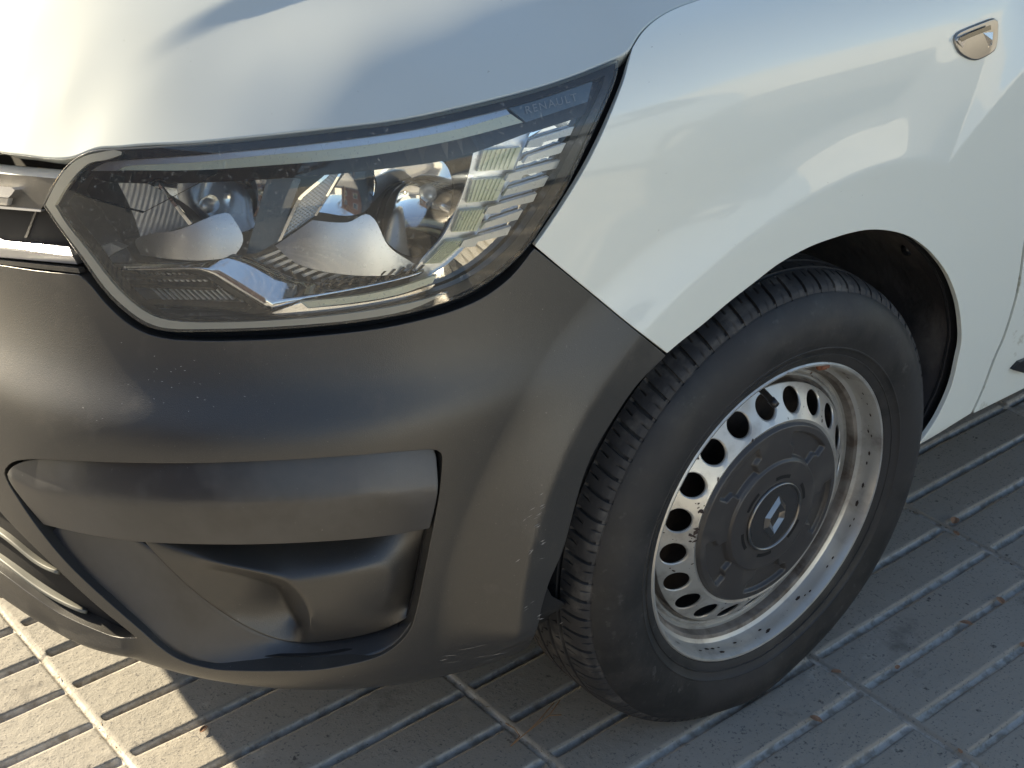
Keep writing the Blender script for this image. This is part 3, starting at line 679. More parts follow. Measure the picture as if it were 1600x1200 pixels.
sheet('divider_edge',SB,[(491,337,1),(535,261,1),(539,261,1),(495,337,1)],.038,M_CHROME,lamp)
dish('reflector_wall',[(495,336,1),(540,262,1),(560,260),(578,266),(584,284),(582,310),(572,332),(540,342)],M_CHROME,(520,300),.055,.020,lift=.003)
dish('reflector_floor',[(232,392,1),(222,370),(294,352),(356,330),(372,345),(384,372),(372,396,1),(320,398)],M_CHROME_S,(300,410),.08,-.018,lift=.003)
dish('divider_plate',[(186,286,1),(240,281,1),(297,350,1),(250,366,1),(218,372,1)],M_SILVER,(230,330),.05,.010,ribs=((190,300),(280,350),12,.0003),lift=.004)
sheet('divider_edge',SB,[(240,281,1),(244,281,1),(300,349,1),(295,352,1)],.038,M_CHROME,lamp)
sheet('reflection_panel',SB,[(420,270,1),(470,280,1),(436,376,1),(400,396),(385,396,1)],.05,M_PLATE,lamp)  # bluish colour stands in for a reflection between the bowls
for px,py in ((330,318),(668,300)):
    c,nn=at_inset(SB,px,py,.062); v,f=tube([c-nn*.0,c+nn*.012,c+nn*.022],[.009,.008,.003],16); mk('bulb',v,f,M_SILVER,lamp)
# ------------------------------------------------------------------ wheel
WR=.298
def build_wheel(centre,steer=0):
    w=bpy.data.objects.new('wheel',None); COL.objects.link(w); w.parent=van; w.location=centre; w.empty_display_size=.05
    # tyre
    side=[(.004,.2085),(-.004,.2115),(-.0065,.216),(-.0075,.2215),(-.0088,.2220),(-.0088,.2232),(-.0080,.2238),(-.0100,.228),(-.0124,.2322),(-.0136,.2328),(-.0138,.2342),(-.0134,.2348),(-.0165,.246),(-.0178,.258),(-.0168,.268),(-.0135,.278),(-.0075,.2885),(-.002,.2952),(.0015,.2985),(.003,.2998)]
    ty=[.0045,.0065,.009,.013,.018,.024,.030,.036,.0385,.0395,.0405,.0445,.0455,.0465,.051,.056,.0605,.0615,.0625,.0665,.0675,.0685,.073,.078]
    W2=.156 # section: symmetric about y=.078
    prof=[(y,r,0) for y,r in side]+[(y,.3005+.0190*(1-((.078-y)/.0735)**2.6)**.5 if y<.078 else .3195,1) for y in ty]
    full=prof+[(.156-y,r,t) for y,r,t in prof[::-1][1:]]
    nb=72; blk=360/nb; offs=[0,.10,.80,.90,1.4,2.25,2.35,2.80,2.90,3.6,4.3]
    angs=[b*blk+o for b in range(nb) for o in offs]; typ=[i for b in range(nb) for i in range(len(offs))]
    V=[];F=[];MI=[]; k=len(full); na=len(angs)
    R2=random.Random(3)
    for a,t in zip(angs,typ):
        for y,r,tr in full:
            yy=y if y<=.078 else .156-y; sgn=1 if y<=.078 else -1
            rr=r; aa=a
            if tr:
                # slanted, curved cuts
                q=(yy-.003)/.036
                aa=a-sgn*(1.3*min(q,1)**1.3 if q>0 else 0)
                for gy in (.0425,.0645):
                    if abs(yy-gy)<.0021: rr=r-.0065
                edge=sm(np.array(yy),.0035,.006)*1.0
                if t in(1,2) and .0045<yy<.0372: rr=min(rr,r-.0048*float(edge))
                if t in(7,) and (.006<yy<.010 or .026<yy<.0385): rr=min(rr,r-.0035)
                if t in(1,2) and .047<yy<.054: rr=min(rr,r-.003)
                if t in(1,2) and .069<yy<.075: rr=min(rr,r-.003)
                if yy<.0068 and t in(1,2): rr=r-.0022
            al=math.radians(aa); x,z=rr*math.cos(al),rr*math.sin(al)
            yo=y
            if z<-WR+.001:
                e=(-WR+.001-z); z=-WR+.001-e*.02
            if z<-.22 and abs(x)<.10:
                b_=math.exp(-(x/.06)**2)*sm(np.array(-z),.20,.285)*(1-sm(np.array(-z),.285,.299)*.4); yo=y-.006*float(b_) if y<.078 else y+.006*float(b_)
            V.append((x,yo,z))
    for i in range(na):
        j=(i+1)%na
        for q in range(k-1): F.append((i*k+q,i*k+q+1,j*k+q+1,j*k+q)); MI.append(1 if full[q][2] or full[q+1][2] else 0)
    ty_=mk('tyre',V,[f[::-1] for f in F],[M_RUBBER,M_TREAD],w,True,midx=MI)
    me=ty_.data; me.set_sharp_from_angle(angle=math.radians(38))
    # rim barrel
    pr=[(.006,.2075),(.000,.2108),(-.0035,.2108),(-.0052,.2088),(-.0045,.2062),(.000,.2040),(.008,.2022),(.017,.2010),(.0225,.1985),(.026,.194),(.028,.1895),(.033,.1872),(.039,.1868),(.0430,.1855),(.0430,.1820),(.0400,.1788),(.0405,.1758),(.0440,.1738),(.0445,.1712)]
    pr+= [(.0385,.1700),(.0335,.1698)]
    V,F=revolve(pr,160); GR=[1 if 9<=q%(len(pr)-1)<=11 or q%(len(pr)-1)>=17 else 0 for q in range(len(F))]
    # disc cone with twenty round holes
    y0,r0,y1,r1=.0325,.1695,.0065,.1300
    def cone(th,rad):
        t=(r0-rad)/(r0-r1); y=y0+(y1-y0)*t; return (rad*math.cos(th),y,rad*math.sin(th))
    nh=20; ph=math.radians(92.9)
    hr=.0170
    for h in range(nh):
        c=ph+2*math.pi*h/nh; half=math.pi/nh; rm=.1505; m=32
        ring=[];outer=[];wall=[];wall2=[]
        for i in range(m):
            a=2*math.pi*i/m; ca,sa=math.cos(a),math.sin(a)
            ring.append(cone(c+ca*hr/rm,rm+sa*hr*.93))
            p=cone(c+ca*(hr-.0015)/rm,rm+sa*(hr-.0015)*.93); wall.append((p[0],p[1]+.0015,p[2])); wall2.append((p[0],p[1]+.0035,p[2]))
            # project to the sector rectangle
            ex=half*rm; ey=(r0-r1)/2; s_=min(ex/abs(ca) if abs(ca)>1e-6 else 9,ey/abs(sa) if abs(sa)>1e-6 else 9); u=ca*s_; v=sa*s_
            outer.append(cone(c+u/rm,(r0+r1)/2+v))
        # add exact corners by snapping nearest
        b=len(V); V+=ring+outer+wall+wall2
        for i in range(m):
            j=(i+1)%m
            F.append((b+i,b+j,b+m+j,b+m+i)); F.append((b+i,b+2*m+i,b+2*m+j,b+j)); F.append((b+2*m+i,b+3*m+i,b+3*m+j,b+2*m+j))
        # corner fill triangles
        for sx in(-1,1):
            for sy in(-1,1):
                cn=cone(c+sx*half,(r0+r1)/2+sy*(r0-r1)/2); V.append(cn); ci=len(V)-1
                best=None
                for i in range(m):
                    j=(i+1)%m; ai,aj=2*math.pi*i/m,2*math.pi*j/m; th=math.atan2(sy*(r0-r1)/2,sx*half*rm)%(2*math.pi)
                    if ai<=th<=aj or (j==0 and th>=ai): best=(i,j)
                if best: F.append((b+m+best[0],b+m+best[1],ci))
    V2,F2=revolve([(.0335,.1700),(.0325,.1695)],160); o=len(V); V+=V2; F+=[tuple(o+i for i in f) for f in F2]
    V2,F2=revolve([(.0065,.1300),(.0075,.1275),(.0085,.1250),(.0085,.100)],160); o=len(V); V+=V2; F+=[tuple(o+i for i in f) for f in F2]
    R4=random.Random(5); nchip=len(F)
    for _ in range(150):
        if R4.random()<.6: th=math.radians(R4.gauss(172,16)); rad=R4.choice((R4.uniform(.1305,.137),R4.uniform(.130,.166)))
        else: th=R4.uniform(0,6.283); rad=R4.uniform(.130,.168)
        hx=min(abs(((th-ph+math.pi/20)%(math.pi/10))-math.pi/20)*rad,9)
        if math.hypot(hx,rad-.1505)<.0205: continue
        sz=abs(R4.gauss(.0009,.0008))+.0003; k5=R4.choice((4,5,6)); el=R4.uniform(.5,2.6); ro=R4.uniform(0,3.14); o=len(V)
        for i in range(k5):
            a=2*math.pi*i/k5; u,v=sz*el*math.cos(a)*R4.uniform(.6,1.2),sz*math.sin(a)*R4.uniform(.6,1.2); u,v=u*math.cos(ro)-v*math.sin(ro),u*math.sin(ro)+v*math.cos(ro)
            p=cone(th+u/rad,rad+v); V.append((p[0],p[1]-.00025,p[2]))
        F.append(tuple(o+i for i in range(k5)))
    for _ in range(70):
        th=R4.uniform(0,6.283); k5=5; o=len(V); sz=abs(R4.gauss(.0010,.0010))+.0004; yb=R4.uniform(.004,.014)
        for i in range(k5):
            a=2*math.pi*i/k5; V.append(((.2033-(yb)*.18)*math.cos(th+sz*2*math.cos(a)/.2),yb+sz*math.sin(a),(.2033-yb*.18)*math.sin(th+sz*2*math.cos(a)/.2)))
        F.append(tuple(o+i for i in range(k5)))
    CH=[2]*(len(F)-nchip)
    rim=mk('rim',V,F,[M_STEEL,M_STEELD,M_CHIP],w,True,midx=GR+[0]*(len(F)-len(GR)-len(CH))+CH)
    bm=bmesh.new(); bm.from_mesh(rim.data); bmesh.ops.remove_doubles(bm,verts=bm.verts,dist=.0001); bmesh.ops.recalc_face_normals(bm,faces=bm.faces); bm.to_mesh(rim.data); bm.free()
    rim.data.set_sharp_from_angle(angle=math.radians(27))
    # hub cap with five pressed windows
    nr_,nt=64,420; V=[];F=[]
    for i in range(nr_):
        r=.048+(.1262-.048)*i/(nr_-1)
        for j in range(nt):
            t=2*math.pi*j/nt; y=-.0035+.0*r
            y+=.0035*float(sm(np.array(r),.076,.079))         # centre plateau
            y+=.0030*((r-.08)/.045)**2 if r>.08 else 0
            y+=.0045*float(sm(np.array(r),.1225,.1262))
            kk=((t-math.radians(20))%(2*math.pi/5))-math.pi/5; kd=abs(math.degrees(kk))
            wide=14+6*float(sm(np.array(r),.094,.100))
            win=(1-float(sm(np.array(kd),wide-1.2,wide+1.2)))*float(sm(np.array(r),.0795,.0825))*(1-float(sm(np.array(r),.1120,.1150)))
            y+=.0065*win
            V.append((r*math.cos(t),y,r*math.sin(t)))
    for i in range(nr_-1):
        for j in range(nt): a=i*nt+j; b=i*nt+(j+1)%nt; F.append((a,a+nt,b+nt,b))
    bmh=bmesh.new(); me=bpy.data.meshes.new('hub_cap'); me.from_pydata(V,[],F); bmh.from_mesh(me); bmesh.ops.recalc_face_normals(bmh,faces=bmh.faces)
    if bmh.faces[:][200].normal.y>0:
        for f in bmh.faces: f.normal_flip()
    bmh.to_mesh(me); bmh.free(); me.materials.append(M_CAP); me.polygons.foreach_set('use_smooth',[True]*len(me.polygons)); hc=bpy.data.objects.new('hub_cap',me); COL.objects.link(hc); hc.parent=w
    V,F=revolve([(-.0040,.0480),(-.0068,.0478),(-.0075,.0466),(-.0068,.0452),(-.0045,.0448)],96); mk('badge_ring',V,F,M_STEELCHR,w)
    V,F=revolve([(-.0050,.0449),(-.0052,.030),(-.0056,.0002)],64); mk('badge_disc',V,F,M_BADGE,w)
    # hollow diamond
    P=lambda x,z,y:(x,y,z)
    H,Wd=.0300,.0190; hi,wi=.0150,.0085; k_=.55
    ou=[(0,H),(Wd,H*.30),(Wd,-H*.0-.0),(0,-H),(-Wd,-H*.30),(-Wd,0)]
    ou=[(0.004,H),(Wd,H*.34),(Wd*.98,-H*.18),(-.004,-H),(-Wd,-H*.34),(-Wd*.98,H*.18)]
    inn_=[(.0015,hi),(wi,hi*.2),(wi*.9,-hi*.3),(-.0015,-hi),(-wi,-hi*.2),(-wi*.9,hi*.3)]
    V=[];n6=6
    for x,z in ou: V.append(P(x,z,-.0056))
    for (x,z),(a,b) in zip(ou,inn_): V.append(P((x+a)/2,(z+b)/2,-.0105))
    for x,z in inn_: V.append(P(x,z,-.0056))
    F=[(r*6+i,r*6+(i+1)%6,(r+1)*6+(i+1)%6,(r+1)*6+i) for r in range(2) for i in range(6)]
    mk('emblem',V,F,M_STEELCHR,w,False)
    for q in range(6):
        c=math.radians(q*60+14+5); V=[];F=[]
        for i in range(9):
            a=c+math.radians(-14+28*i/8)
            for r in(.0535,.0585): V.append((r*math.cos(a),-.0039,r*math.sin(a)))
        F=[(2*i,2*i+1,2*i+3,2*i+2) for i in range(8)]; mk('vent_slot',V,F,M_VOID,w,False)
    V,F=revolve([(.075,.155),(.070,.15),(.068,.06)],64); mk('brake_disc',V,F,M_BRAKE,w)
    V,F=revolve([(.052,.1745),(.09,.176),(.152,.185)],48); mk('inner_barrel',V,F,M_LINER,w)
    V,F=revolve([(.110,.19),(.112,.001)],48); mk('backing_plate',V,F,M_LINER,w)
    return w
M_STEELCHR=mat('brushed_chrome',(.30,.29,.28),.28,1,bump=(300,.1,.0003))
M_BADGE=mat('badge_plastic',(.035,.033,.032),.25,0,.3,.1)
M_BRAKE=mat('brake_iron',(.075,.055,.045),.6,.5,var=[(30,(.025,.02,.018),.4,.65,4)])
wheel=build_wheel((0,0,WR))
# valve and balance weight
def inwheel(px,py,y): 
    p=atplane(px,py,1,y); p[2]-=WR; return p
v_,f_=tube([inwheel(1184,604,.030),inwheel(1197,616,.012),inwheel(1204,624,.004),inwheel(1204.5,624.5,.0035),inwheel(1213,634,-.006)],[.0042,.0040,.0040,.0052,.0048],14); mk('valve_stem',v_,f_,M_BLACK,wheel)
bm=bmesh.new(); box(bm,(0,0,0),(.020,.012,.010)); bmesh.ops.bevel(bm,geom=bm.edges[:]+bm.verts[:],offset=.003,segments=2,affect='EDGES'); o=bmobj('balance_weight',bm,M_RUST,wheel,True); o.location=tuple(inwheel(1285,571,.000)); o.rotation_euler=(0,math.radians(12),0)
def copy_part(o,parent):
    c=o.copy(); COL.objects.link(c); c.parent=parent
    for ch in list(o.children): copy_part(ch,c)
    return c
for loc,rz in (((2.81,0,WR),0),((0,1.76,WR),math.pi),((2.81,1.76,WR),math.pi)):
    c=copy_part(wheel,van); c.location=loc; c.rotation_euler=(0,0,rz)
# ------------------------------------------------------------------ wheel housing
AR=[np.array(p) for p in pts3(SB,[q[:2] for q in [(846,952),(858,908),(880,856),(897,793),(921,720),(956,658),(996,600),(1040,554)]+ARCH[1:-1]+[(1434,696)]])]
AR=AR[1:]
V=[];F=[]; n=len(AR); rows=[(.004,-.001,0),(.014,.003,0),(.05,.012,0),(.12,.02,0),(.22,.024,0),(.33,.02,0)]
for dy,ex,_ in rows:
    for i,a in enumerate(AR):
        c=np.array([0,0,.298]); d=a-c; d[1]=0; d/=np.linalg.norm(d)
        wob=.004*math.sin(i*1.3+dy*40)
        V.append((a[0]+d[0]*(ex+wob*(dy>.03)),max(a[1],-.004)*.3+dy,a[2]+d[2]*(ex+wob*(dy>.03))))
for r in range(len(rows)-1):
    for i in range(n-1): F.append((r*n+i,r*n+i+1,(r+1)*n+i+1,(r+1)*n+i))
F.append(tuple((len(rows)-1)*n+i for i in range(n)))
o=mk('wheel_liner',V,F,M_LINER,van,True); o.data.set_sharp_from_angle(angle=math.radians(50))
c=o.copy(); COL.objects.link(c); c.parent=van; c.scale=(1,-1,1); c.location=(0,1.76,0)
# clips and the bent lip on the rear edge of the arch
for px,py,y in ((1468,581,.03),(1446,652,.05),(1418,388,.06)):
    p=atplane(px,py,1,y); v_,f_=tube([p,p+np.array([-.006,-.004,-.002])],[.009,.007],10); mk('liner_clip',v_,f_,M_BLACK,van)
# ------------------------------------------------------------------ the rest of the van
for src in (fender,door,side):
    c=src.copy(); COL.objects.link(c); c.parent=van; c.scale=(1,-1,1); c.location=(0,1.76,0)
lc=copy_part(lamp,van); lc.scale=(1,-1,1); lc.location=(0,1.76,0)
bm=bmesh.new(); box(bm,(1.9,.88,.36),(2.9,1.66,.20)); box(bm,(-.10,.88,.47),(.94,.98,.54)); bmobj('underbody',bm,M_VOID,van)
bm=bmesh.new(); box(bm,(1.45,.055,.315),(1.9,.05,.075)); box(bm,(1.45,1.705,.315),(1.9,.05,.075)); bmobj('sill',bm,M_BLACK,van)
def loft(name,secs,m,parent):
    V=[];F=[];k=len(secs[0])
    for s_ in secs: V+=s_
    for i in range(len(secs)-1):
        for j in range(k): F.append((i*k+j,i*k+(j+1)%k,(i+1)*k+(j+1)%k,(i+1)*k+j))
    F.append(tuple(range(k))[::-1]); F.append(tuple((len(secs)-1)*k+j for j in range(k)))
    bm=bmesh.new(); me=bpy.data.meshes.new(name); me.from_pydata(V,[],F); bm.from_mesh(me); bmesh.ops.recalc_face_normals(bm,faces=bm.faces); bm.to_mesh(me); bm.free(); me.materials.append(m)
    me.polygons.foreach_set('use_smooth',[True]*len(me.polygons)); me.set_sharp_from_angle(angle=math.radians(40))
    o=bpy.data.objects.new(name,me); COL.objects.link(o); o.parent=parent; return o
def sect(x,z0,z1,y0,y1,ins):
    n=10; P=[(x,y0,z0),(x,y0+ins*.75,z1-.14),(x,y0+ins,z1-.06),(x,y0+ins+.07,z1-.012),(x,y0+ins+.2,z1)]
    return P+[(x,y1-(p[1]-y0),p[2]) for p in P[::-1]]
loft('upper_body',[sect(.24,1.03,1.15,.10,1.66,.03),sect(.45,1.03,1.34,.08,1.68,.06),sect(.70,1.06,1.56,.05,1.71,.10),sect(.95,1.08,1.73,.035,1.725,.12),sect(1.3,1.09,1.80,.03,1.73,.12),sect(2.2,1.09,1.82,.03,1.73,.11),sect(3.2,1.09,1.80,.04,1.72,.10),sect(3.42,1.09,1.70,.10,1.66,.12)],M_PAINT,van)
mk('windscreen',[(.232,.20,1.10),(.232,1.56,1.10),(.90,1.46,1.715),(.90,.30,1.715)],[(0,1,2,3)],M_GLASSDARK,van,False)
for y,s_ in ((0,1),(1.76,-1)):
    mk('side_window',[(.62,y+s_*.035,1.14),(1.35,y+s_*.022,1.14),(1.35,y+s_*.118,1.62),(.98,y+s_*.125,1.60)],[(0,1,2,3)],M_GLASSDARK,van,False)
bm=bmesh.new(); box(bm,(.66,-.08,1.12),(.10,.20,.16)); bmesh.ops.bevel(bm,geom=bm.edges[:],offset=.03,segments=3,affect='EDGES'); bmobj('door_mirror',bm,M_GREY,van,True)
bm=bmesh.new(); box(bm,(.66,1.84,1.12),(.10,.20,.16)); bmesh.ops.bevel(bm,geom=bm.edges[:],offset=.03,segments=3,affect='EDGES'); bmobj('door_mirror',bm,M_GREY,van,True)
sheet('door_moulding',SB,[(1583,578,1),(1594,566,1),(1640,548,1),(1760,500,1),(1760,520,1),(1600,583,1)],-.006,M_BLACK,van,thick=.006)
# ------------------------------------------------------------------ side repeater on the wing
rep=panel('side_repeater',SB,[(1491,66),(1491,58),(1497,52),(1512,45),(1535,36),(1550,31),(1555,34),(1555.5,48),(1554,68),(1550,78),(1538,86),(1522,92),(1508,88),(1497,80)],M_STEELCHR,van,step=(.01,.02),depth=.008,lift=.0035,disp=None,round_=.002)
sheet('repeater_lens',SB,[(1496,64,1),(1500,57),(1515,50),(1540,40),(1551,36,1),(1552,48),(1550,70,1),(1536,79),(1522,82,1),(1508,77)],lambda x,y:-.0070+.00028*abs(y-62),M_REP,rep,thick=.003)
sheet('repeater_slit',SB,[(1499,60,1),(1515,52,1),(1548,39,1),(1549,46,1),(1518,58,1),(1503,65,1)],-.0075,M_GLASSDARK,rep,thick=.0005)
# ------------------------------------------------------------------ pavement
PHI=.0230; LT=.4242; WT=.0860; GO=np.array([.5485,.2709]); GA=np.array([math.cos(PHI),math.sin(PHI)]); GB=np.array([math.sin(PHI),-math.cos(PHI)])
def ground_grid():
    xo=[0,.0018,.0038,.0055,.0075,.0100,.0125,.0150,.12,.2121]; xs=[]
    for i in range(-11,11):
        xs+=[i*LT+o for o in xo]+[i*LT+LT-o for o in xo[::-1][1:] if o>0]
    yo=[0,.0030,.0050,.0068,.0086,.0115,.025,.043]; ys=[]
    for j in range(-38,44):
        ys+=[j*WT+o for o in yo]+[j*WT+WT-o for o in yo[::-1][1:] if o>0]
    xs=np.array(xs);ys=np.array(ys); X,Y=np.meshgrid(xs,ys,indexing='ij')
    dx=np.abs((X+LT/2)%LT-LT/2); dy=np.abs((Y+WT/2)%WT-WT/2)
    # slightly wandering edges
    wn=.0007*np.sin(X*37+np.round(Y/WT)*5)+.0006*np.sin(X*91+np.round(Y/WT)*11)
    dyw=np.abs(dy+wn)
    g=-.0078*(1-sm(dyw,.0026,.0084))*np.where((X+LT/2)%LT-LT/2>0,sm(dx,.0095,.0145),sm(dx,.0035,.0070))
    j_=-.0045*(1-sm(dx,.0015,.0070))
    Z=np.minimum(g,j_)
    ti=np.floor(X/LT).astype(int); tj=np.floor(Y/(5*WT)).astype(int)
    rr=np.random.default_rng(5); tab=rr.normal(0,1,(60,60,3)); T=tab[ti%60,tj%60]
    Z+=.0007*T[...,0]+.0016*T[...,1]*((X/LT)%1-.5)+.0016*T[...,2]*((Y/(5*WT))%1-.5)
    Z-=.0022
    P=GO+X[...,None]*GA+Y[...,None]*GB
    nx,ny=len(xs),len(ys); V=np.concatenate([P.reshape(-1,2),Z.reshape(-1,1)],1)
    i=np.arange(nx*ny).reshape(nx,ny); F=np.stack([i[:-1,:-1].ravel(),i[:-1,1:].ravel(),i[1:,1:].ravel(),i[1:,:-1].ravel()],1)
    me=bpy.data.meshes.new('pavement'); me.vertices.add(len(V)); me.vertices.foreach_set('co',V.ravel()); me.loops.add(F.size); me.loops.foreach_set('vertex_index',F.ravel().astype(np.int32))
    me.polygons.add(len(F)); me.polygons.foreach_set('loop_start',np.arange(0,F.size,4,dtype=np.int32)); me.polygons.foreach_set('use_smooth',np.ones(len(F),bool)); me.update(calc_edges=True); me.validate()
    o=bpy.data.objects.new('pavement',me); COL.objects.link(o); return o
def pavemat():
    m=bpy.data.materials.new('pressed_concrete'); m.use_nodes=True; n=m.node_tree.nodes; l=m.node_tree.links; b=n['Principled BSDF']; b.inputs['Roughness'].default_value=.85; b.inputs['Specular IOR Level'].default_value=.3
    tc=n.new('ShaderNodeTexCoord')
    def noise(s,d=4,r=.6): 
        t=n.new('ShaderNodeTexNoise'); t.inputs['Scale'].default_value=s; t.inputs['Detail'].default_value=d; t.inputs['Roughness'].default_value=r; l.new(tc.outputs['Object'],t.inputs['Vector']); return t.outputs['Fac']
    def mr(x,a,b_,c=0,d=1):
        t=n.new('ShaderNodeMapRange'); t.inputs[1].default_value=a;t.inputs[2].default_value=b_;t.inputs[3].default_value=c;t.inputs[4].default_value=d; l.new(x,t.inputs[0]); return t.outputs[0]
    def mix(f,a,c):
        t=n.new('ShaderNodeMix'); t.data_type='RGBA'; l.new(f,t.inputs[0])
        for s_,v in((6,a),(7,c)):
            if isinstance(v,tuple): t.inputs[s_].default_value=(*v,1)
            else: l.new(v,t.inputs[s_])
        return t.outputs[2]
    c=mix(mr(noise(9,5),.35,.65),(.30,.285,.255),(.25,.242,.222))
    c=mix(mr(noise(2.2,3),.4,.65),c,(.30,.275,.235))
    c=mix(mr(noise(5.5,6,.7),.60,.74),c,(.15,.14,.125))
    c=mix(mr(noise(14,6,.7),.62,.72),c,(.36,.34,.30))
    c=mix(mr(noise(240,2),.60,.68),c,(.15,.145,.14))
    vo=n.new('ShaderNodeTexVoronoi'); vo.inputs['Scale'].default_value=130; l.new(tc.outputs['Object'],vo.inputs['Vector'])
    c=mix(mr(vo.outputs['Distance'],.16,.10),c,(.30,.285,.26))
    c=mix(mr(noise(55,3),.66,.72),c,(.09,.085,.08))
    sx=n.new('ShaderNodeSeparateXYZ'); l.new(tc.outputs['Object'],sx.inputs[0])
    dust=mix(mr(noise(70,5),.42,.62),(.50,.475,.43),(.30,.27,.225))
    c=mix(mr(sx.outputs['Z'],-.0040,-.0058),c,dust)
    l.new(c,b.inputs['Base Color'])
    b1=n.new('ShaderNodeBump'); b1.inputs['Strength'].default_value=.5; b1.inputs['Distance'].default_value=.0009; l.new(noise(330,3),b1.inputs['Height'])
    b2=n.new('ShaderNodeBump'); b2.inputs['Strength'].default_value=.5; b2.inputs['Distance'].default_value=.003; l.new(noise(60,4),b2.inputs['Height']); l.new(b1.outputs[0],b2.inputs['Normal']); l.new(b2.outputs[0],b.inputs['Normal'])
    return m
M_PAVE=pavemat()
pv=ground_grid(); pv.data.materials.append(M_PAVE); pv['kind']='structure'
M_FAR=mat('asphalt_far',(.17,.16,.145),.9,bump=(20,.3,.01),var=[(2,(.13,.125,.12),.4,.6,4)])
g=mk('ground',[(-90,-90,-.016),(90,-90,-.016),(90,90,-.016),(-90,90,-.016)],[(0,1,2,3)],M_FAR,None,False); g['kind']='structure'
# grit lying along the joints and in the slots
bm=bmesh.new(); R3=random.Random(11)
def gpos(a,b,z=0): p=GO+a*GA+b*GB; return Vector((p[0],p[1],z))
def bit(p,s,flat=.5):
    vs=[bm.verts.new(p+Vector((R3.uniform(-1,1)*s,R3.uniform(-1,1)*s,R3.uniform(0,flat)*s))) for _ in range(4)]
    for f in ((0,1,2),(0,2,3),(0,3,1),(1,3,2)): bm.faces.new([vs[i] for i in f])
for i in range(5200):
    if R3.random()<.30:
        a=R3.randint(-6,4)*LT+R3.gauss(0,.0045); b=R3.uniform(-14,9)*WT; z=-.004
    else:
        b=R3.randint(-14,14)*WT+R3.gauss(0,.0032); a=R3.uniform(-6,4)*LT; cl=math.sin(a*9+b*31)+math.sin(a*23+b*7)
        if cl<.3: continue
        z=-.011
    s=abs(R3.gauss(.0012,.0009))+.0005
    bit(gpos(a,b,z),s)
for i in range(150):
    a=R3.uniform(-5,4)*LT; b=R3.uniform(-14,9)*WT; bit(gpos(a,b,-.001),R3.uniform(.0006,.0014))
o=bmobj('grit',bm,M_GRIT); o['kind']='stuff'
# dry leaves and needles
def leaf(px,py,size,rot,label,curl=.25):
    p=atplane(px,py,2,.0); bm=bmesh.new(); size*=1.35; R=random.Random(int(px*7+py)); n=11; ring=[]
    c=bm.verts.new((0,0,size*.10))
    for i in range(n):
        a=2*math.pi*i/n; r=size*(.75+.35*R.random())*(1.25 if i in(0,) else 1); x=r*math.cos(a)*1.25; y=r*math.sin(a)*.8
        ring.append(bm.verts.new((x,y,size*(.02+curl*(abs(math.sin(a))**2)+.18*R.random()))))
    for i in range(n): bm.faces.new([c,ring[i],ring[(i+1)%n]])
    me=bpy.data.meshes.new('dry_leaf'); bm.to_mesh(me); bm.free(); me.materials.append(M_LEAF)
    o=bpy.data.objects.new('dry_leaf',me); COL.objects.link(o); o.location=(p[0],p[1],.0005); o.rotation_euler=(.1,.05,rot); md=o.modifiers.new('t','SOLIDIFY'); md.thickness=.0008
    md=o.modifiers.new('s','SUBSURF'); md.levels=1; md.render_levels=1
    o['label']=label; o['category']='leaf'; o['group']='dry leaf scraps on the pavement'
leaf(1492,814,.0075,.4,'brown leaf scrap at the joint crossing, farthest from the camera')
leaf(1494,834,.0050,1.2,'small curled brown scrap just in front of the farthest leaf scrap')
leaf(1563,939,.0065,.9,'torn brown leaf scrap on the groove near the right picture edge')
leaf(1510,974,.0055,2.1,'round brown leaf scrap on a groove below the torn one')
leaf(1402,1043,.0035,.2,'tiny brown leaf scrap on a groove in front of the wheel')
leaf(1275,1125,.0065,1.7,'pale brown leaf scrap nearest the tyre bottom')
leaf(1598,1008,.0045,.3,'brown leaf scrap cut by the right picture edge')
leaf(1500,1174,.0035,1.0,'tiny brown leaf scrap in the joint at the bottom right')
leaf(1307,1050,.0045,2.4,'dark brown leaf scrap lying in the cross joint by the tyre')
leaf(318,1140,.0045,.6,'reddish leaf scrap in a sunlit slot beside the shadow edge')
tw=thing('dry_twig','forked dry brown pine needle sprig on the shaded pavement left of the tyre','twig',(0,0,0))
a=atplane(798,1166,2,.003); b=atplane(822,1145,2,.006); c_=atplane(858,1118,2,.006); d=atplane(875,1094,2,.008); e=atplane(877,1117,2,.004)
tw.location=tuple(a); S_=lambda *P:[p-a for p in P]
for pts in (S_(a,b,c_,d),S_(b,c_,e),S_(a,atplane(812,1150,2,.005),atplane(804,1138,2,.004),atplane(790,1130,2,.003)),S_(b,atplane(840,1128,2,.006),atplane(866,1098,2,.01))):
    v_,f_=tube(pts,.0007,6); mk('needle',v_,f_,M_TWIG,tw)
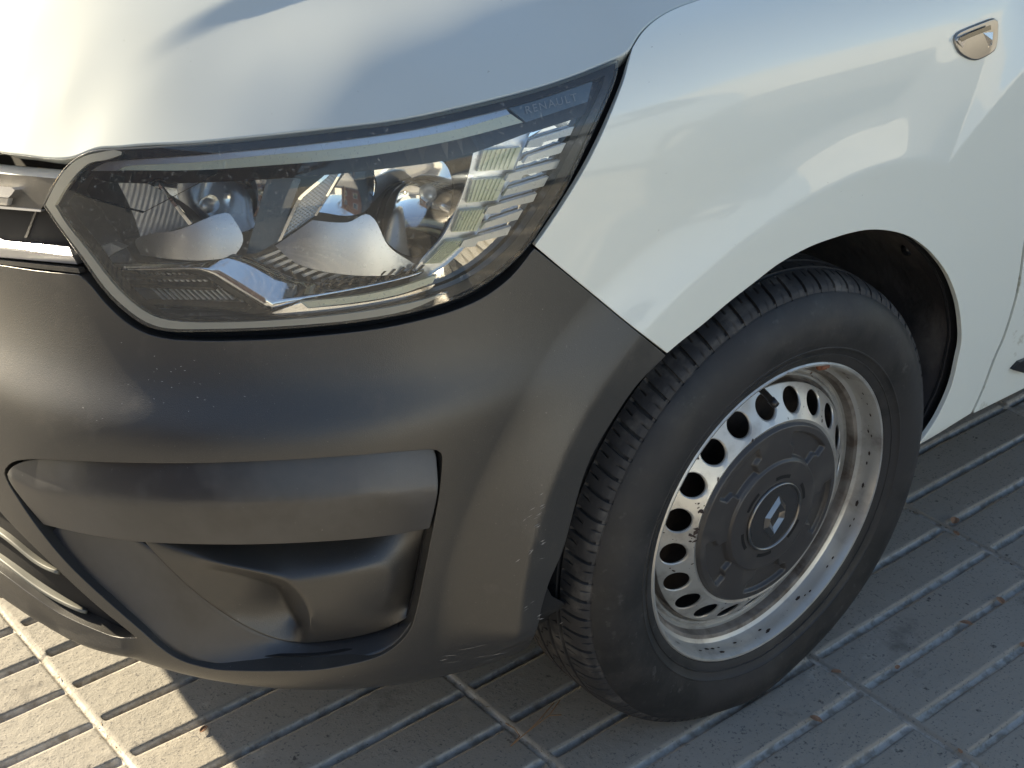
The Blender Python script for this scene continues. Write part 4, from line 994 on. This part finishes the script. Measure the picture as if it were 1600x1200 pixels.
# ------------------------------------------------------------------ surroundings mirrored in paint, glass and chrome
M_BRICK=mat('brick_wall',(.24,.12,.085),.85,bump=(30,.3,.01),var=[(9,(.19,.10,.07),.4,.65,4)])
M_REND=mat('cream_render',(.34,.335,.31),.85,var=[(1.5,(.30,.295,.275),.4,.6,4)])
M_SHUT=mat('window_frame_paint',(.5,.48,.45),.5)
M_ROOF=mat('roof_tile',(.25,.11,.07),.8,bump=(12,.4,.03))
M_BARK=mat('bark',(.09,.07,.055),.9,bump=(20,.6,.02))
def building(name,label,x0,y0,x1,y1,h,wm,face):
    """face: unit vector the windowed front looks along"""
    t=thing(name,label,'building',((x0+x1)/2,(y0+y1)/2,0)); cx,cy=(x0+x1)/2,(y0+y1)/2
    bm=bmesh.new(); box(bm,(0,0,h/2-.008),(x1-x0,y1-y0,h+.016)); bmobj('wall',bm,wm,t)
    bm=bmesh.new(); box(bm,(0,0,h+.15),(x1-x0+.6,y1-y0+.6,.3)); bmobj('roof',bm,M_ROOF,t)
    L=(y1-y0) if abs(face[0]) else (x1-x0); D=((x1-x0) if abs(face[0]) else (y1-y0))/2
    n=int(L//3); al=np.array([-face[1],face[0]])
    for fl_ in range(int(h//3)):
        for i in range(n):
            c=al*(-L/2+(i+.5)*L/n)+np.array(face)*(D+.02); z=fl_*3+1.7
            bm=bmesh.new(); sx=(1.3,.10) if abs(face[1]) else (.10,1.3); box(bm,(c[0],c[1],z),(sx[0],sx[1],1.6)); w=bmobj('window',bm,M_SHUT,t)
            bm=bmesh.new(); sx=(1.1,.03) if abs(face[1]) else (.03,1.1); box(bm,(c[0]+face[0]*.05,c[1]+face[1]*.05,z),(sx[0],sx[1],1.4)); bmobj('pane',bm,M_GLASSDARK,w)
building('brick_building','red brick building across the street, seen only mirrored in the headlamp',-24,-9,-15,8,7.0,M_BRICK,(1,0))
t=thing('bounce_wall','added long pale wall out of view, bouncing warm light onto the van and mirrored in its paint','wall',(5,-18,0))  # unseen wall, added to throw warm sunlit fill back at the van
bm=bmesh.new(); box(bm,(0,0,1.99),(110,.4,4.0)); bmobj('wall',bm,M_REND,t)
bm=bmesh.new(); box(bm,(0,0,4.05),(110.2,.6,.12)); bmobj('coping',bm,M_SHUT,t)
def bare_tree(x,y,h,seed,label):
    R=random.Random(seed); t=thing('bare_tree',label,'tree',(x,y,0),'bare street trees'); V=[];F=[]
    def br(p,d,l,r,dep):
        pts=[p]; 
        for k in range(4): d=(d+Vector((R.uniform(-.16,.16),R.uniform(-.16,.16),R.uniform(-.04,.12)))).normalized(); p=p+d*l/4; pts.append(p)
        v,f=tube(pts,[r*(1-.12*i) for i in range(5)],6); o=len(V); V.extend(v); F.extend([tuple(i+o for i in q) for q in f])
        if dep:
            for k in range(R.choice((3,4))):
                i=R.choice((2,3,4)); a=R.uniform(0,6.28); nd=(d*.7+Vector((math.cos(a),math.sin(a),R.uniform(-.1,.5)))*.75).normalized(); br(pts[i],nd,l*R.uniform(.6,.8),r*.55,dep-1)
    v,f=tube([(0,0,-.02),(.02,0,h*.15),(0,.03,h*.32)],[.16,.13,.11],10); mk('trunk',v,f,M_BARK,t)
    for k in range(4):
        a=k*1.57+R.random(); br(Vector((0,.03,h*.31)),Vector((math.cos(a)*.6,math.sin(a)*.6,1)).normalized(),h*.28,.06,3)
    mk('crown',V,F,M_BARK,t)
bare_tree(-9,-4.5,6.5,1,'bare tree mirrored in the headlamp, nearer the corner')
bare_tree(-10.5,1.2,7,2,'bare tree mirrored in the headlamp, in front of the brick building')
# a car parked in the next bay, behind the photographer
M_CAR=mat('blue_grey_paint',(.22,.26,.31),.3,.3,1,.03)
car=thing('parked_car','blue grey hatchback in the next bay, seen only mirrored in the white wing','car',(.2,-3.25,0))
def csec(x,w,zb,zw,zr,wr):
    P=[(-w*.96,zb),(-w,zb+.15),(-w,(zb+zw)/2),(-w*.97,zw),(-wr,zr-.04),(-wr*.8,zr)]
    return [(x,y,z) for y,z in P]+[(x,-y,z) for y,z in P[::-1]]
loft('body',[csec(-2.05,.55,.30,.55,.60,.45),csec(-1.95,.78,.22,.66,.70,.60),csec(-1.4,.87,.20,.80,.86,.70),csec(-.95,.88,.20,.88,.95,.72),csec(-.3,.88,.20,.93,1.42,.58),csec(.2,.88,.20,.94,1.48,.60),csec(1.1,.88,.20,.96,1.44,.58),csec(1.75,.86,.22,.98,1.10,.62),csec(1.95,.78,.28,.85,.92,.60)],M_CAR,car)
for s_ in (-1,1):
    mk('side_window',[(-.70,s_*.83,.98),(1.45,s_*.84,1.02),(1.15,s_*.63,1.36),(-.22,s_*.62,1.36)],[(0,1,2,3)],M_GLASSDARK,car,False)
    for x in (-1.25,1.25):
        v_,f_=revolve([(.10,.30),(.0,.31),(-.09,.305),(-.10,.28),(-.095,.20)],40); w=mk('wheel',v_,f_,M_RUBBER,car); w.location=(x,s_*.80,.30); w.rotation_euler=(0,0,0 if s_<0 else math.pi)
        v_,f_=revolve([(-.098,.20),(-.085,.17),(-.09,.06),(-.10,.001)],40); mk('hub_cap',v_,f_,M_STEEL,w)
    mk('headlamp',[(-2.02,s_*.55,.52),(-1.90,s_*.80,.56),(-1.80,s_*.80,.68),(-1.99,s_*.50,.62)],[(0,1,2,3)],M_CHROME_S,car,False)

# undertray closing the nose from below
n_=12; ring=[(B[17+i]+NI[17+i]*.13) for i in range(n_)]; ring=[tuple(p) for p in ring]; ring+=[(x,1.76-y) for x,y in ring[::-1][1:]]+[(.3,1.4),(.3,.36)]
bm=bmesh.new(); lo=[bm.verts.new((x,y,.212)) for x,y in ring]; hi=[bm.verts.new((x,y,.25)) for x,y in ring]; bm.faces.new(lo); bm.faces.new(hi)
for i in range(len(ring)): bm.faces.new([lo[i],lo[(i+1)%len(ring)],hi[(i+1)%len(ring)],hi[i]])
bmobj('undertray',bm,M_BLACK,van)
# scuffs on the bumper corner
V=[];F=[];R6=random.Random(8)
def scuff(px,py,dx,dy,w):
    a=np.array([px,py]);d=np.array([dx,dy],float); nrm_=np.array([-d[1],d[0]])/np.linalg.norm(d)*w
    for q in (a,a+d*.5+nrm_,a+d,a+d*.5-nrm_): 
        uv=SB.hit(*q); n=SB.nrm([uv])[0]; V.append(SB.pos([uv])[0]+n*.0004)
    k=len(V); F.append((k-4,k-3,k-2,k-1))
for _ in range(26): scuff(R6.gauss(838,14),R6.uniform(770,975),R6.uniform(5,11),R6.uniform(-6,-2),R6.uniform(.25,.7))
for _ in range(14): scuff(R6.uniform(660,790),R6.uniform(1010,1060),R6.uniform(12,40),R6.uniform(-8,-2),R6.uniform(.2,.6))
for _ in range(30): scuff(R6.gauss(250,60),R6.gauss(605,26),R6.uniform(1,4),R6.uniform(-2,2),R6.uniform(.3,.8))
mk('scuff_marks',V,F,M_SCUFF,bumper,False)

# the grille carried on across the nose, beyond the left edge of the picture
ug=SB.hit(-84,300)[0]; gv=lambda y: SB.hit(-84,y)[1]
for nm_,y0,y1,mm,lf in (('grille_cap',250,266,M_SILVER,-.018),('grille_face',266,312,M_GREY,-.010),('grille_back',312,368,M_VOID,-.045),('chrome_strip',368,384,M_CHROME,-.010),('chrome_strip_lower',385,398,M_CHROME_S,-.004)):
    va,vb=gv(y0),gv(y1); panel(nm_,SB,None,mm,van,uvout=[(ug,va),(28,va),(28,vb),(ug,vb)],lift=lf,step=(.1,.1),depth=.02,clip=(0,UC),mirror=True)
for k_ in range(3):
    va=gv(322+k_*14); vb=gv(326+k_*14); panel('grille_rib',SB,None,M_BLACK,van,uvout=[(ug,va),(28,va),(28,vb),(ug,vb)],lift=-.02,step=(.15,.1),depth=.02,clip=(0,UC),mirror=True)
us_=SB.hit(-106,770)[0]
for ya,yb in ((748,772),(778,800),(810,822)):
    va,vb=SB.hit(-106,ya)[1],SB.hit(-106,yb)[1]; panel('grille_slat',SB,None,M_SLAT,van,uvout=[(us_,va),(28,va),(28,vb),(us_,vb)],lift=-.018,step=(.15,.1),depth=.02,clip=(0,UC),mirror=True)
# diamond badge at the middle of the grille
bm=bmesh.new(); vs=[]
for k_,(w_,h_,d_) in enumerate(((.075,.095,0),(.060,.076,.012),(.038,.050,.012),(.034,.045,0))):
    for a_,b_ in ((0,1),(1,0),(0,-1),(-1,0)): vs.append(bm.verts.new((-.852-d_,.88+a_*w_,.755+b_*h_)))
for k_ in range(3):
    for i in range(4): bm.faces.new([vs[k_*4+i],vs[k_*4+(i+1)%4],vs[k_*4+4+(i+1)%4],vs[k_*4+4+i]])
bmobj('grille_emblem',bm,M_CHROME,van)
